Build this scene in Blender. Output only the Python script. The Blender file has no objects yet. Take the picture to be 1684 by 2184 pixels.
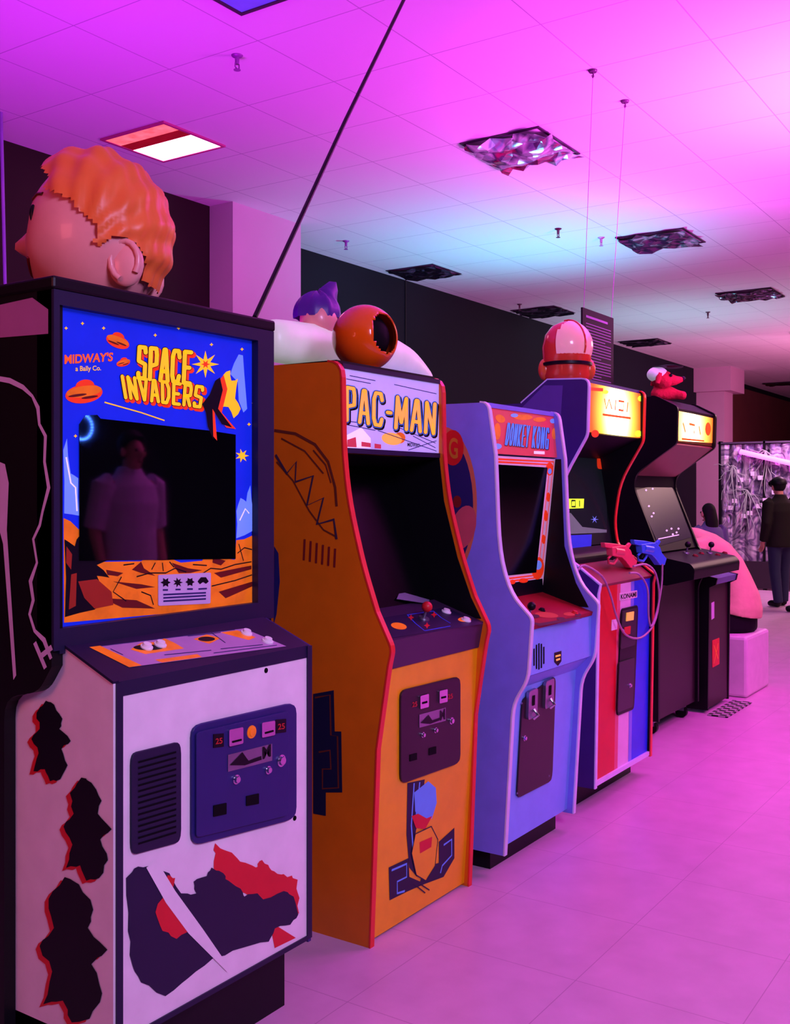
import bpy, bmesh, math, random
from mathutils import Vector, Matrix
random.seed(7)
scene = bpy.context.scene
C = scene.collection
scene.view_settings.view_transform = 'Standard'
V3 = Vector
# ---------------------------------------------------------------- camera model
F, CX, HY, H0 = 2220.0, 842.0, 1050.0, 1.37
TH = math.atan2(1498.0, 2220.0)
FW = V3((math.cos(TH), math.sin(TH), 0)); RT = V3((math.sin(TH), -math.cos(TH), 0)); UP = V3((0, 0, 1))
CAM = V3((0, 0, H0))
cd = bpy.data.cameras.new('camera'); cam = bpy.data.objects.new('camera', cd); C.objects.link(cam)
cam.location = CAM; cam.rotation_euler = (math.pi/2, 0, TH - math.pi/2)
cd.sensor_fit = 'AUTO'; cd.sensor_width = 36.0; cd.lens = 36.0*F/2184.0; cd.shift_y = (HY-1092.0)/2184.0
cd.clip_start = 0.05; cd.clip_end = 100
scene.camera = cam
def on(px, py, plane):
    P, N = plane
    D = FW + RT*((px-CX)/F) + UP*((HY-py)/F)
    return CAM + D*((P-CAM).dot(N)/D.dot(N))
def PX(x): return (V3((x, 0, 0)), V3((-1, 0, 0)))
def PY(y): return (V3((0, y, 0)), V3((0, -1, 0)))
def PZ(z): return (V3((0, 0, z)), V3((0, 0, 1)))
def PP(a, b):
    d = V3((0, b[0]-a[0], b[1]-a[1])).normalized()
    return (V3((0, a[0], a[1])), V3((0, -d.z, d.y)))
# ---------------------------------------------------------------- materials
def lin(c):
    r = []
    for v in c[:3]:
        v = v/255.0
        r.append(v/12.92 if v <= 0.04045 else ((v+0.055)/1.055)**2.4)
    return (r[0], r[1], r[2], 1.0)
def M(name, col, rough=0.5, metal=0.0, em=0.0, var=0.12, scale=14.0, bump=0.0, coat=0.0, ecol=None, spec=0.4):
    m = bpy.data.materials.new(name); m.use_nodes = True
    nt = m.node_tree; n = nt.nodes; l = nt.links
    b = n['Principled BSDF']
    tc = n.new('ShaderNodeTexCoord'); no = n.new('ShaderNodeTexNoise'); no.inputs['Scale'].default_value = scale
    no.inputs['Detail'].default_value = 4
    l.new(tc.outputs['Object'], no.inputs['Vector'])
    mx = n.new('ShaderNodeMix'); mx.data_type = 'RGBA'
    c = lin(col)
    mx.inputs[6].default_value = (c[0]*(1-var), c[1]*(1-var), c[2]*(1-var), 1)
    mx.inputs[7].default_value = (min(1, c[0]*(1+var)), min(1, c[1]*(1+var)), min(1, c[2]*(1+var)), 1)
    l.new(no.outputs['Fac'], mx.inputs[0]); l.new(mx.outputs[2], b.inputs['Base Color'])
    b.inputs['Roughness'].default_value = rough; b.inputs['Metallic'].default_value = metal
    b.inputs['Coat Weight'].default_value = coat; b.inputs['Specular IOR Level'].default_value = spec
    if em > 0:
        if ecol: b.inputs['Emission Color'].default_value = lin(ecol)
        else: l.new(mx.outputs[2], b.inputs['Emission Color'])
        b.inputs['Emission Strength'].default_value = em
    if bump > 0:
        bp = n.new('ShaderNodeBump'); bp.inputs['Strength'].default_value = bump; bp.inputs['Distance'].default_value = 0.02
        l.new(no.outputs['Fac'], bp.inputs['Height']); l.new(bp.outputs[0], b.inputs['Normal'])
    return m
def glow_mat(name, center, r, stops, s0, s1):
    m = bpy.data.materials.new(name); m.use_nodes = True
    nt = m.node_tree; n = nt.nodes; l = nt.links; b = n['Principled BSDF']
    tc = n.new('ShaderNodeTexCoord'); vm = n.new('ShaderNodeVectorMath'); vm.operation = 'DISTANCE'
    l.new(tc.outputs['Object'], vm.inputs[0]); vm.inputs[1].default_value = center
    mr = n.new('ShaderNodeMapRange'); mr.inputs[2].default_value = r; l.new(vm.outputs['Value'], mr.inputs[0])
    cr = n.new('ShaderNodeValToRGB'); e = cr.color_ramp.elements
    e[0].position = 0; e[0].color = lin(stops[0]); e[1].position = 1; e[1].color = lin(stops[-1])
    for i, c in enumerate(stops[1:-1]): e.new((i+1)/(len(stops)-1)).color = lin(c)
    l.new(mr.outputs[0], cr.inputs[0]); l.new(cr.outputs[0], b.inputs['Emission Color']); l.new(cr.outputs[0], b.inputs['Base Color'])
    ms = n.new('ShaderNodeMapRange'); ms.inputs[3].default_value = s0; ms.inputs[4].default_value = s1; l.new(mr.outputs[0], ms.inputs[0])
    l.new(ms.outputs[0], b.inputs['Emission Strength']); return m
def foil_mat(name, cols, scale=3.0, rough=.2, metal=.75, bump=.5):  # colour ramp carries painted reflections and highlights of the foil
    m = bpy.data.materials.new(name); m.use_nodes = True
    nt = m.node_tree; n = nt.nodes; l = nt.links; b = n['Principled BSDF']
    tc = n.new('ShaderNodeTexCoord'); no = n.new('ShaderNodeTexNoise'); no.inputs['Scale'].default_value = scale; no.inputs['Detail'].default_value = 2; no.inputs['Distortion'].default_value = 1.6
    l.new(tc.outputs['Object'], no.inputs['Vector'])
    cr = n.new('ShaderNodeValToRGB'); e = cr.color_ramp.elements
    e[0].position = .30; e[0].color = lin(cols[0]); e[1].position = .70; e[1].color = lin(cols[-1])
    for i, c in enumerate(cols[1:-1]):
        k = e.new(.30+.40*(i+1)/(len(cols)-1)); k.color = lin(c)
    l.new(no.outputs['Fac'], cr.inputs[0]); l.new(cr.outputs[0], b.inputs['Base Color'])
    b.inputs['Roughness'].default_value = rough; b.inputs['Metallic'].default_value = metal
    vo = n.new('ShaderNodeTexVoronoi'); vo.inputs['Scale'].default_value = scale*3; l.new(tc.outputs['Object'], vo.inputs['Vector'])
    bp = n.new('ShaderNodeBump'); bp.inputs['Strength'].default_value = bump; bp.inputs['Distance'].default_value = .05
    l.new(vo.outputs['Distance'], bp.inputs['Height']); l.new(bp.outputs[0], b.inputs['Normal'])
    return m
def grid_mat(name, col, line, px, sx, py, sy, w, rough, var=0.08, nscale=1.3, spec=0.5):
    m = bpy.data.materials.new(name); m.use_nodes = True
    nt = m.node_tree; n = nt.nodes; l = nt.links; b = n['Principled BSDF']
    tc = n.new('ShaderNodeTexCoord'); sp = n.new('ShaderNodeSeparateXYZ'); l.new(tc.outputs['Object'], sp.inputs[0])
    lines = []
    for ax, p, s in ((0, px, sx), (1, py, sy)):
        a = n.new('ShaderNodeMath'); a.operation = 'SUBTRACT'; l.new(sp.outputs[ax], a.inputs[0]); a.inputs[1].default_value = p
        g = n.new('ShaderNodeMath'); g.operation = 'PINGPONG'; l.new(a.outputs[0], g.inputs[0]); g.inputs[1].default_value = s/2
        q = n.new('ShaderNodeMath'); q.operation = 'LESS_THAN'; l.new(g.outputs[0], q.inputs[0]); q.inputs[1].default_value = w
        lines.append(q)
    mxm = n.new('ShaderNodeMath'); mxm.operation = 'MAXIMUM'
    l.new(lines[0].outputs[0], mxm.inputs[0]); l.new(lines[1].outputs[0], mxm.inputs[1])
    no = n.new('ShaderNodeTexNoise'); no.inputs['Scale'].default_value = nscale; no.inputs['Detail'].default_value = 10
    l.new(tc.outputs['Object'], no.inputs['Vector'])
    c = lin(col)
    m1 = n.new('ShaderNodeMix'); m1.data_type = 'RGBA'
    m1.inputs[6].default_value = (c[0]*(1-var), c[1]*(1-var), c[2]*(1-var), 1)
    m1.inputs[7].default_value = (min(1, c[0]*(1+var)), min(1, c[1]*(1+var)), min(1, c[2]*(1+var)), 1)
    l.new(no.outputs['Fac'], m1.inputs[0])
    m2 = n.new('ShaderNodeMix'); m2.data_type = 'RGBA'
    l.new(mxm.outputs[0], m2.inputs[0]); l.new(m1.outputs[2], m2.inputs[6]); m2.inputs[7].default_value = lin(line)
    l.new(m2.outputs[2], b.inputs['Base Color']); b.inputs['Roughness'].default_value = rough
    b.inputs['Specular IOR Level'].default_value = spec
    return m
BLACK = M('black_laminate', (9, 8, 14), 0.45, spec=.22)
BLACKG = M('black_glass', (4, 4, 7), 0.03, spec=.8)
NAVY = M('navy_paint', (32, 30, 98), 0.45)
DNAVY = M('dark_navy_vinyl', (19, 17, 52), 0.5)
WHITE = M('white_paint', (228, 218, 222), 0.45, bump=0.05)
LILAC = M('lilac_overlay', (205, 180, 215), 0.4)
DLILAC = M('dim_mauve_overlay', (176, 132, 182), 0.45)
RED = M('red_vinyl', (205, 30, 36), 0.45)
DRED = M('dark_red_vinyl', (120, 22, 26), 0.5)
ORANGE = M('orange_paint', (220, 108, 10), 0.42, bump=0.04)
YELLOW = M('yellow_orange_paint', (235, 164, 8), 0.42, bump=0.04)
BROWN = M('brown_print', (105, 40, 24), 0.5)
BLUEV = M('violet_blue_laminate', (126, 126, 234), 0.45)
LBLUE = M('light_blue_laminate', (126, 168, 252), 0.45)
MIDBLUE = M('blue_vinyl', (40, 84, 232), 0.45)
SKYBLUE = M('sky_blue_vinyl', (95, 160, 240), 0.45)
REDTRIM = M('red_plastic_trim', (225, 46, 40), 0.35)
WTRIM = M('pale_plastic_trim', (215, 208, 240), 0.35)
CHROME = M('chrome_metal', (200, 200, 215), 0.2, 1.0)
STEEL = M('brushed_steel', (150, 150, 165), 0.35, 0.9)
DARKSLOT = M('dark_slot', (6, 6, 10), 0.7, spec=.1)
WBTN = M('white_plastic_button', (235, 228, 235), 0.3)
PURPLEP = M('dark_purple_metal', (56, 32, 64), 0.4)
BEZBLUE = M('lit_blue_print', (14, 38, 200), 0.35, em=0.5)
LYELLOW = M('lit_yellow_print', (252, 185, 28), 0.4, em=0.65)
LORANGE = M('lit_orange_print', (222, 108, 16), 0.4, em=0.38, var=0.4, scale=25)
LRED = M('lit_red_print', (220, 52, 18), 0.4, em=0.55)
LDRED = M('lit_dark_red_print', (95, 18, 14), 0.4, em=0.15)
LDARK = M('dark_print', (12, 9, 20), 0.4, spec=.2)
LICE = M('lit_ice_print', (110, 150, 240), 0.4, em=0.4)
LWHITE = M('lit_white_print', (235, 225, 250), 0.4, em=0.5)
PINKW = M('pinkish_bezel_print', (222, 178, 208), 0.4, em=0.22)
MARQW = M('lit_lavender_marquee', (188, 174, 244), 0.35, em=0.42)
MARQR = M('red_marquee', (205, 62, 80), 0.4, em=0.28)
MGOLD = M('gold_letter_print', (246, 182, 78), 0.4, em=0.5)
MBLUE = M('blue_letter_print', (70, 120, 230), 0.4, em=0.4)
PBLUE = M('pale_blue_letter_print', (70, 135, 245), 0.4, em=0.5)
SCRG = M('dim_lit_screen', (32, 30, 44), 0.3, em=0.2, spec=.1)
GREENLIT = M('green_lit_print', (190, 230, 40), 0.4, em=1.2)
# ---------------------------------------------------------------- mesh helpers
LOCAL = set()
def rootof(o):
    while o.parent: o = o.parent
    return o
class MB:
    def __init__(s): s.bm = bmesh.new()
    def v(s, p): return s.bm.verts.new(p)
    def face(s, vs):
        try: return s.bm.faces.new(vs)
        except ValueError: return None
    def poly(s, pts): s.face([s.v(p) for p in pts]); return s
    def box(s, x0, x1, y0, y1, z0, z1):
        v = [s.v((x, y, z)) for x in (x0, x1) for y in (y0, y1) for z in (z0, z1)]
        for q in ((0,1,3,2),(4,6,7,5),(0,4,5,1),(2,3,7,6),(0,2,6,4),(1,5,7,3)): s.face([v[i] for i in q])
        return s
    def prism(s, prof, x0, x1):
        a = [s.v((x0, p[0], p[1])) for p in prof]; b = [s.v((x1, p[0], p[1])) for p in prof]
        s.face(a); s.face(b[::-1]); n = len(a)
        for i in range(n): s.face([a[i], b[i], b[(i+1) % n], a[(i+1) % n]])
        return s
    def slab(s, pts, off):
        a = [s.v(p) for p in pts]; b = [s.v(V3(p)+V3(off)) for p in pts]; n = len(a)
        s.face(a); s.face(b[::-1])
        for i in range(n): s.face([a[i], b[i], b[(i+1) % n], a[(i+1) % n]])
        return s
    def tube(s, pts, r, seg=8):
        pts = [V3(p) for p in pts]; n = len(pts); rr = r if isinstance(r, (list, tuple)) else [r]*n
        rings = []; ref = None
        for i, p in enumerate(pts):
            t = (pts[min(i+1, n-1)]-pts[max(i-1, 0)]).normalized()
            if ref is None: ref = t.orthogonal().normalized()
            ref = (ref - t*ref.dot(t)).normalized(); bn = t.cross(ref)
            rings.append([s.v(p+(ref*math.cos(a)+bn*math.sin(a))*rr[i]) for a in [2*math.pi*k/seg for k in range(seg)]])
        for i in range(n-1):
            for k in range(seg): s.face([rings[i][k], rings[i][(k+1) % seg], rings[i+1][(k+1) % seg], rings[i+1][k]])
        s.face(rings[0][::-1]); s.face(rings[-1])
        return s
    def loft(s, pts, rad, seg=24, side=(1, 0, 0)):
        pts = [V3(p) for p in pts]; n = len(pts); rings = []; sd = V3(side)
        for i, p in enumerate(pts):
            t = (pts[min(i+1, n-1)]-pts[max(i-1, 0)]).normalized(); nn = t.cross(sd).normalized()
            rings.append([s.v(p+sd*rad[i][0]*math.cos(a)+nn*rad[i][1]*math.sin(a)) for a in [2*math.pi*k/seg for k in range(seg)]])
        for i in range(n-1):
            for k in range(seg): s.face([rings[i][k], rings[i][(k+1) % seg], rings[i+1][(k+1) % seg], rings[i+1][k]])
        s.face(rings[0][::-1]); s.face(rings[-1]); return s
    def cyl(s, p0, p1, r0, r1=None, seg=16): return s.tube([p0, p1], [r0, r0 if r1 is None else r1], seg)
    def ball(s, c, r, seg=20, fn=None, keep=None):
        if not isinstance(r, (list, tuple)): r = (r, r, r)
        c = V3(c); rows = seg*2//3; g = []
        for i in range(rows+1):
            ph = math.pi*i/rows; row = []
            for k in range(seg):
                a = 2*math.pi*k/seg
                d = V3((math.sin(ph)*math.cos(a), math.sin(ph)*math.sin(a), math.cos(ph)))
                p = V3((d.x*r[0], d.y*r[1], d.z*r[2]))
                if fn: p = fn(d, p)
                row.append((d, s.v(c+p)))
            g.append(row)
        for i in range(rows):
            for k in range(seg):
                q = [g[i][k], g[i+1][k], g[i+1][(k+1) % seg], g[i][(k+1) % seg]]
                if keep and not keep(sum((x[0] for x in q), V3())/4): continue
                s.face([x[1] for x in q])
        return s
    def lathe(s, c, prof, seg=24):
        c = V3(c); rings = [[s.v(c+V3((r*math.cos(2*math.pi*k/seg), r*math.sin(2*math.pi*k/seg), z))) for k in range(seg)] for r, z in prof]
        for i in range(len(rings)-1):
            for k in range(seg): s.face([rings[i][k], rings[i][(k+1) % seg], rings[i+1][(k+1) % seg], rings[i+1][k]])
        s.face(rings[0][::-1]); s.face(rings[-1]); return s
    def band(s, prof, x0, x1, th):
        n = len(prof); outer = []
        for i, p in enumerate(prof):
            a = prof[max(i-1, 0)]; b = prof[min(i+1, n-1)]
            d = V3((b[0]-a[0], b[1]-a[1])); d = d.normalized() if d.length > 0 else V3((0, 1))
            outer.append((p[0]-d.y*th, p[1]+d.x*th))
        for i in range(n-1):
            q = [prof[i], prof[i+1], outer[i+1], outer[i]]
            s.prism(q, x0, x1)
        bmesh.ops.remove_doubles(s.bm, verts=s.bm.verts[:], dist=0.0004)
        return s
    def build(s, name, mat, parent=None, bevel=0.0, smooth=False, flat=False, remesh=0.0):
        bm = s.bm
        if parent is not None:
            r = rootof(parent)
            if r.name not in LOCAL:
                for v in bm.verts: v.co -= r.location
        bm.normal_update()
        big = [f for f in bm.faces if len(f.verts) > 4]
        if big: bmesh.ops.triangulate(bm, faces=big)
        loose = [v for v in bm.verts if not v.link_faces]
        if loose: bmesh.ops.delete(bm, geom=loose, context='VERTS')
        if not flat: bmesh.ops.recalc_face_normals(bm, faces=bm.faces[:])
        me = bpy.data.meshes.new(name); bm.to_mesh(me); bm.free()
        me.materials.append(mat)
        o = bpy.data.objects.new(name, me); C.objects.link(o)
        if parent is not None: o.parent = parent
        if smooth:
            for p in me.polygons: p.use_smooth = True
            me.set_sharp_from_angle(angle=math.radians(50))
        if bevel > 0:
            b = o.modifiers.new('bevel', 'BEVEL'); b.width = bevel; b.segments = 2; b.limit_method = 'ANGLE'; b.angle_limit = math.radians(35)
        if remesh > 0:
            b = o.modifiers.new('remesh', 'REMESH'); b.mode = 'VOXEL'; b.voxel_size = remesh; b.use_smooth_shade = True
            b = o.modifiers.new('smooth', 'SMOOTH'); b.iterations = 3; b.factor = .5
        return o
def tag(o, label, cat, group=None):
    o['label'] = label; o['category'] = cat
    if group: o['group'] = group
    return o
def thing(name, label, cat, loc, rotz=0.0, group=None, local=False):
    o = bpy.data.objects.new(name, None); C.objects.link(o)
    o.location = loc; o.rotation_euler = (0, 0, rotz); o.empty_display_size = 0.1
    if local: LOCAL.add(o.name)
    return tag(o, label, cat, group)
def struct(mb, name, mat, parent=None, **k):
    o = mb.build(name, mat, parent, **k)
    if parent is None: o['kind'] = 'structure'
    return o
def fillet(pts, rad, n=4):
    out = []; L = len(pts)
    for i, p in enumerate(pts):
        r = rad.get(i, 0) if isinstance(rad, dict) else rad
        if r <= 0: out.append(tuple(p)); continue
        p = V3((p[0], p[1])); a = V3(pts[i-1][:2]); b = V3(pts[(i+1) % L][:2])
        ra = min(r, (a-p).length*0.45); rb = min(r, (b-p).length*0.45)
        s = p+(a-p).normalized()*ra; e = p+(b-p).normalized()*rb
        for k in range(n+1):
            t = k/n; q = s*(1-t)**2+p*2*t*(1-t)+e*t*t
            out.append((q.x, q.y))
    return out
def ell(cx, cy, rx, ry, rot=0, n=24):
    c, s = math.cos(math.radians(rot)), math.sin(math.radians(rot)); o = []
    for k in range(n):
        a = 2*math.pi*k/n; x, y = rx*math.cos(a), ry*math.sin(a)
        o.append((cx+x*c-y*s, cy+x*s+y*c))
    return o
def star(cx, cy, ro, ri, n):
    return [(cx+(ro if k % 2 == 0 else ri)*math.cos(math.pi*k/n), cy+(ro if k % 2 == 0 else ri)*math.sin(math.pi*k/n)) for k in range(2*n)]
def decal(name, polys, plane, mat, parent, lift=0.0015):
    if name.endswith('_print') and len(polys) > 1:
        for p in polys: o = decal(name, [p], plane, mat, parent, lift)
        return o
    mb = MB()
    for p in polys: mb.poly([on(x, y, plane)+plane[1]*lift for x, y in p])
    return mb.build(name, mat, parent)
def rib(name, lines, plane, mat, parent, w=0.006, lift=0.0015, jag=0.0):
    if name in ('print_line', 'ground_line', 'overlay_print', 'marquee_print', 'artwork') and len(lines) > 1:
        for l in lines: o = rib(name, [l], plane, mat, parent, w, lift, jag)
        return o
    mb = MB(); N = plane[1]
    for pts in lines:
        P = [on(x, y, plane)+N*lift for x, y in pts]; L = []; R = []
        for i, p in enumerate(P):
            t = (P[min(i+1, len(P)-1)]-P[max(i-1, 0)]).normalized(); s = N.cross(t)*w*0.5*(1+random.uniform(-jag, jag))
            L.append(mb.v(p+s)); R.append(mb.v(p-s))
        for i in range(len(P)-1): mb.face([L[i], L[i+1], R[i+1], R[i]])
    return mb.build(name, mat, parent)
def jagged(pts, n=4, a=4.0):
    out = []
    for i in range(len(pts)):
        p, q = pts[i], pts[(i+1) % len(pts)]
        for k in range(n):
            t = k/n; j = a if k else 0
            out.append((p[0]*(1-t)+q[0]*t+random.uniform(-j, j), p[1]*(1-t)+q[1]*t+random.uniform(-j, j)))
    return out
def bil(q, s, t):
    bl, br, tr, tl = q
    return tuple((bl[k]*(1-s)+br[k]*s)*(1-t)+(tl[k]*(1-s)+tr[k]*s)*t for k in (0, 1))
def plate(name, quad, plane, mat, parent, t=0.006, rad=0.0, lift=0.0, **k):
    P = fillet([(0, 0), (1, 0), (1, 1), (0, 1)], rad) if rad > 0 else [(0, 0), (1, 0), (1, 1), (0, 1)]
    pts = [on(*bil(quad, a, b), plane)+plane[1]*lift for a, b in P]
    return MB().slab(pts, plane[1]*t).build(name, mat, parent, **k)
def Q(x0, yl0, yr0, x1, yl1, yr1): return [(x0, yl1), (x1, yr1), (x1, yr0), (x0, yl0)]
def tmesh(body, off):
    cu = bpy.data.curves.new('t', 'FONT'); cu.body = body; cu.offset = off; cu.resolution_u = 5
    ob = bpy.data.objects.new('t', cu); C.objects.link(ob); bpy.context.view_layer.update()
    me = bpy.data.meshes.new_from_object(ob.evaluated_get(bpy.context.evaluated_depsgraph_get()))
    bpy.data.objects.remove(ob); return me
def text_on(body, quad, plane, mat, parent, lift=0.002, off=0.0, shift=(0, 0), name='lettering'):
    b0 = tmesh(body, 0.0); xs = [v.co.x for v in b0.vertices]; ys = [v.co.y for v in b0.vertices]
    me = tmesh(body, off) if off else b0
    x0, x1, y0, y1 = min(xs), max(xs), min(ys), max(ys); r = rootof(parent)
    for v in me.vertices:
        px, py = bil(quad, (v.co.x-x0)/(x1-x0), (v.co.y-y0)/(y1-y0))
        p = on(px+shift[0], py+shift[1], plane)+plane[1]*lift
        v.co = p-r.location
    me.name = name; me.materials.clear(); me.materials.append(mat)
    o = bpy.data.objects.new(name, me); C.objects.link(o); o.parent = parent
    return o
STROKES = {
 'S': [[(.95, .84), (.88, 1), (.12, 1), (.08, .55), (.92, .46), (.9, 0), (.1, 0), (.05, .16)]],
 'P': [[(.12, 0), (.12, 1), (.85, 1), (.95, .8), (.92, .5), (.12, .42)]],
 'A': [[(.02, 0), (.42, 1), (.6, 1), (.98, 0)], [(.2, .3), (.8, .3)]],
 'C': [[(.95, .8), (.8, 1), (.25, 1), (.06, .8), (.06, .2), (.25, 0), (.8, 0), (.95, .2)]],
 'E': [[(.95, 1), (.12, 1), (.12, 0), (.95, 0)], [(.12, .5), (.8, .5)]],
 'I': [[(.5, 0), (.5, 1)]],
 'N': [[(.06, 0), (.06, 1), (.94, 0), (.94, 1)]],
 'V': [[(.02, 1), (.5, 0), (.98, 1)]],
 'D': [[(.1, 0), (.1, 1), (.65, 1), (.95, .7), (.95, .3), (.65, 0), (.1, 0)]],
 'R': [[(.12, 0), (.12, 1), (.85, 1), (.95, .8), (.9, .5), (.12, .45)], [(.5, .45), (.95, 0)]],
 'M': [[(.03, 0), (.12, 1), (.5, .2), (.88, 1), (.97, 0)]],
 '-': [[(.1, .45), (.9, .45)]],
 'O': [[(.3, 1), (.06, .72), (.06, .28), (.3, 0), (.7, 0), (.94, .28), (.94, .72), (.7, 1), (.3, 1)]],
 'K': [[(.1, 0), (.1, 1)], [(.95, 1), (.15, .48), (.95, 0)]],
 'Y': [[(.02, 1), (.5, .45), (.98, 1)], [(.5, .45), (.5, 0)]],
 'G': [[(.95, .8), (.8, 1), (.25, 1), (.06, .8), (.06, .2), (.25, 0), (.9, 0), (.95, .45), (.6, .45)]]}
WID = {'I': .35, '-': .45, 'M': 1.25, ' ': .5}
def fat_text(word, quad, plane, parent, layers, gap=.35):
    tot = sum(WID.get(c, 1) for c in word)+gap*(len(word)-1)
    for mat, w, lift, sh in layers:
        mb = MB(); x = 0
        for c in word:
            cw = WID.get(c, 1)
            for st in STROKES.get(c, []):
                P = [bil(quad, (x+a*cw)/tot, b) for a, b in st]; P = [(a+sh[0], b+sh[1]) for a, b in P]
                for i, p in enumerate(P):
                    mb.poly([on(px, py, plane)+plane[1]*lift for px, py in ell(p[0], p[1], w/2, w/2, 22.5, 8)])
                    if i:
                        q = P[i-1]; dx, dy = p[0]-q[0], p[1]-q[1]; L = math.hypot(dx, dy) or 1; nx, ny = -dy/L*w/2, dx/L*w/2
                        mb.poly([on(px, py, plane)+plane[1]*lift for px, py in ((q[0]+nx, q[1]+ny), (p[0]+nx, p[1]+ny), (p[0]-nx, p[1]-ny), (q[0]-nx, q[1]-ny))])
            x += cw+gap
        mb.build('lettering', mat, parent)
def button(px, py, plane, mat, parent, r=0.014, h=0.014, name='button'):
    p = on(px, py, plane); N = plane[1]
    mb = MB().cyl(p, p+N*h*0.4, r*1.35, r*1.3, 20); mb.cyl(p+N*h*0.4, p+N*h, r, r*0.85, 20)
    return mb.build(name, mat, parent, smooth=True)
def joystick(px, py, plane, ballmat, parent, h=0.055, r=0.017):
    p = on(px, py, plane); N = plane[1]
    o = MB().cyl(p, p+N*0.006, 0.02, 0.018, 18).cyl(p, p+N*h, 0.005, 0.005, 10).build('joystick', STEEL, parent, smooth=True)
    MB().ball(p+N*(h+r*0.7), r, 18).build('knob', ballmat, o, smooth=True)
    return o
def sides(root, X0, X1, prof, ms, mm, i0, i1, t=0.019, tw=0.021):
    out = []
    for a, b in ((X0, X0+t), (X1-t, X1)):
        s = MB().prism(prof, a, b).build('side_panel', ms, root)
        MB().band(prof[i0:i1], a-0.001, b+0.001, 0.006).build('edge_trim', mm, s)
        out.append(s)
    return out
def lining(root, xi, xj, prof):
    MB().prism(prof, xi, xi+.003).build('inner_lining', BLACK, root); MB().prism(prof, xj-.003, xj).build('inner_lining', BLACK, root)
# ================================================================= ROOM
CZ = 3.57
floor_m = grid_mat('vinyl_floor_tiles', (198, 156, 186), (166, 128, 156), 0.42, 0.457, 0.3, 0.457, 0.0013, 0.34, var=0.19, nscale=7.0, spec=0.4)
ceil_m = grid_mat('ceiling_tiles', (226, 220, 226), (182, 170, 188), 5.66, 0.61, 2.78, 0.61, 0.0032, 0.8, var=0.03, spec=0.1)
struct(MB().box(-2.5, 26.6, -4.5, 6.1, -0.1, 0.0), 'floor', floor_m)
struct(MB().box(-2.5, 26.6, -4.5, 6.1, CZ, CZ+0.1), 'ceiling', ceil_m)
wall_m = M('dark_slate_wall', (11, 19, 29), 0.7, var=0.2, scale=2, spec=.2)
wallL_m = M('dark_brown_wall', (38, 18, 22), 0.7, var=0.2, scale=2, spec=.2)
pillar_m = M('pale_pillar_paint', (205, 165, 190), 0.6, var=0.05, scale=3)
struct(MB().box(6.2, 26.6, 5.95, 6.1, 0, CZ), 'wall_back', wall_m)
struct(MB().box(-2.5, 6.2, 5.66, 6.1, 0, CZ), 'wall_back_left', wallL_m)
struct(MB().box(26.45, 26.6, -4.5, 5.95, 0, CZ), 'wall_right', wall_m)
struct(MB().box(-2.5, 26.45, -4.6, -4.5, 0, CZ), 'wall_front', wall_m)
struct(MB().box(-2.6, -2.5, -4.5, 6.1, 0, CZ), 'wall_left', wall_m)
struct(MB().box(5.84, 6.65, 5.42, 5.96, 0, CZ), 'wall_pillar', pillar_m)
struct(MB().box(18.45, 18.95, 5.45, 5.96, 0, 3.15).box(18.3, 19.15, 5.3, 5.96, 3.15, CZ), 'wall_pillar_far', pillar_m)
struct(MB().box(19.2, 26.4, 5.93, 5.951, 0, CZ-.1), 'wall_lit_far', M('brown_lit_wall', (110, 60, 56), .6, var=.2, scale=2))  # same back wall; the brown light on it is painted as an overlay
struct(MB().box(9.0, 9.012, 5.94, 5.952, 0, CZ), 'trim_1', M('wall_seam', (8, 8, 12), 0.6))
# ================================================================= CABINET 1
GRP = 'arcade cabinets in a row'
c1 = thing('arcade_cabinet', 'white arcade cabinet with blue space-scene screen surround and black upper sides, nearest the camera', 'arcade cabinet', (1.85, 2.15, 0), group=GRP)
MB().box(1.56, 2.14, 1.80, 2.5, 0, 0.19).build('base', BLACK, c1)
MB().box(1.521, 2.172, 1.757, 2.55, 0.185, 0.945).build('lower_body', BLACK, c1)
fp = MB().box(1.533, 2.165, 1.745, 1.757, 0.19, 0.935).build('front_panel', WHITE, c1)
P1 = PY(1.745); S1 = PX(1.509)
MB().box(1.515, 1.533, 1.741, 1.757, 0.18, 0.96).box(2.165, 2.184, 1.741, 1.757, 0.18, 0.96).box(1.533, 2.165, 1.741, 1.757, 0.178, 0.19).build('edge_trim', DNAVY, fp)
wsp = [(1.745, 0.17), (1.745, 0.96), (1.905, 1.025), (2.2, 1.025), (2.2, 0.17)]
sp1 = MB().prism(wsp, 1.509, 1.521).build('lower_side_panel', WHITE, c1)
MB().band(wsp[1:3], 1.507, 1.523, 0.006).build('edge_trim', DNAVY, sp1)
MB().prism(wsp, 2.172, 2.184).build('lower_side_panel', NAVY, c1)
Lp = fillet([(1.955, 0.925), (1.91, 0.985), (1.91, 1.82), (2.62, 1.82), (2.62, 0.01), (2.078, 0.01), (2.078, 0.90)], {0: 0.03, 6: 0.05})
us = MB().prism(Lp, 1.478, 1.508).build('upper_side_panel', BLACK, c1)
MB().prism(Lp, 2.186, 2.214).build('upper_side_panel', BLACK, c1)
MB().box(1.474, 2.220, 1.899, 2.63, 1.818, 1.848).build('top_panel', BLACK, c1, bevel=0.006)
MB().box(1.508, 2.186, 2.56, 2.6, 0.2, 1.82).build('back_panel', BLACK, c1)
MB().box(1.478, 1.494, 1.902, 1.96, 1.02, 1.818).box(2.150, 2.216, 1.902, 1.96, 1.02, 1.818).box(1.494, 2.15, 1.902, 1.96, 1.012, 1.068).box(1.494, 2.15, 1.902, 1.96, 1.785, 1.818).build('screen_frame', DNAVY, c1)
B1 = PY(1.925)
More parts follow.
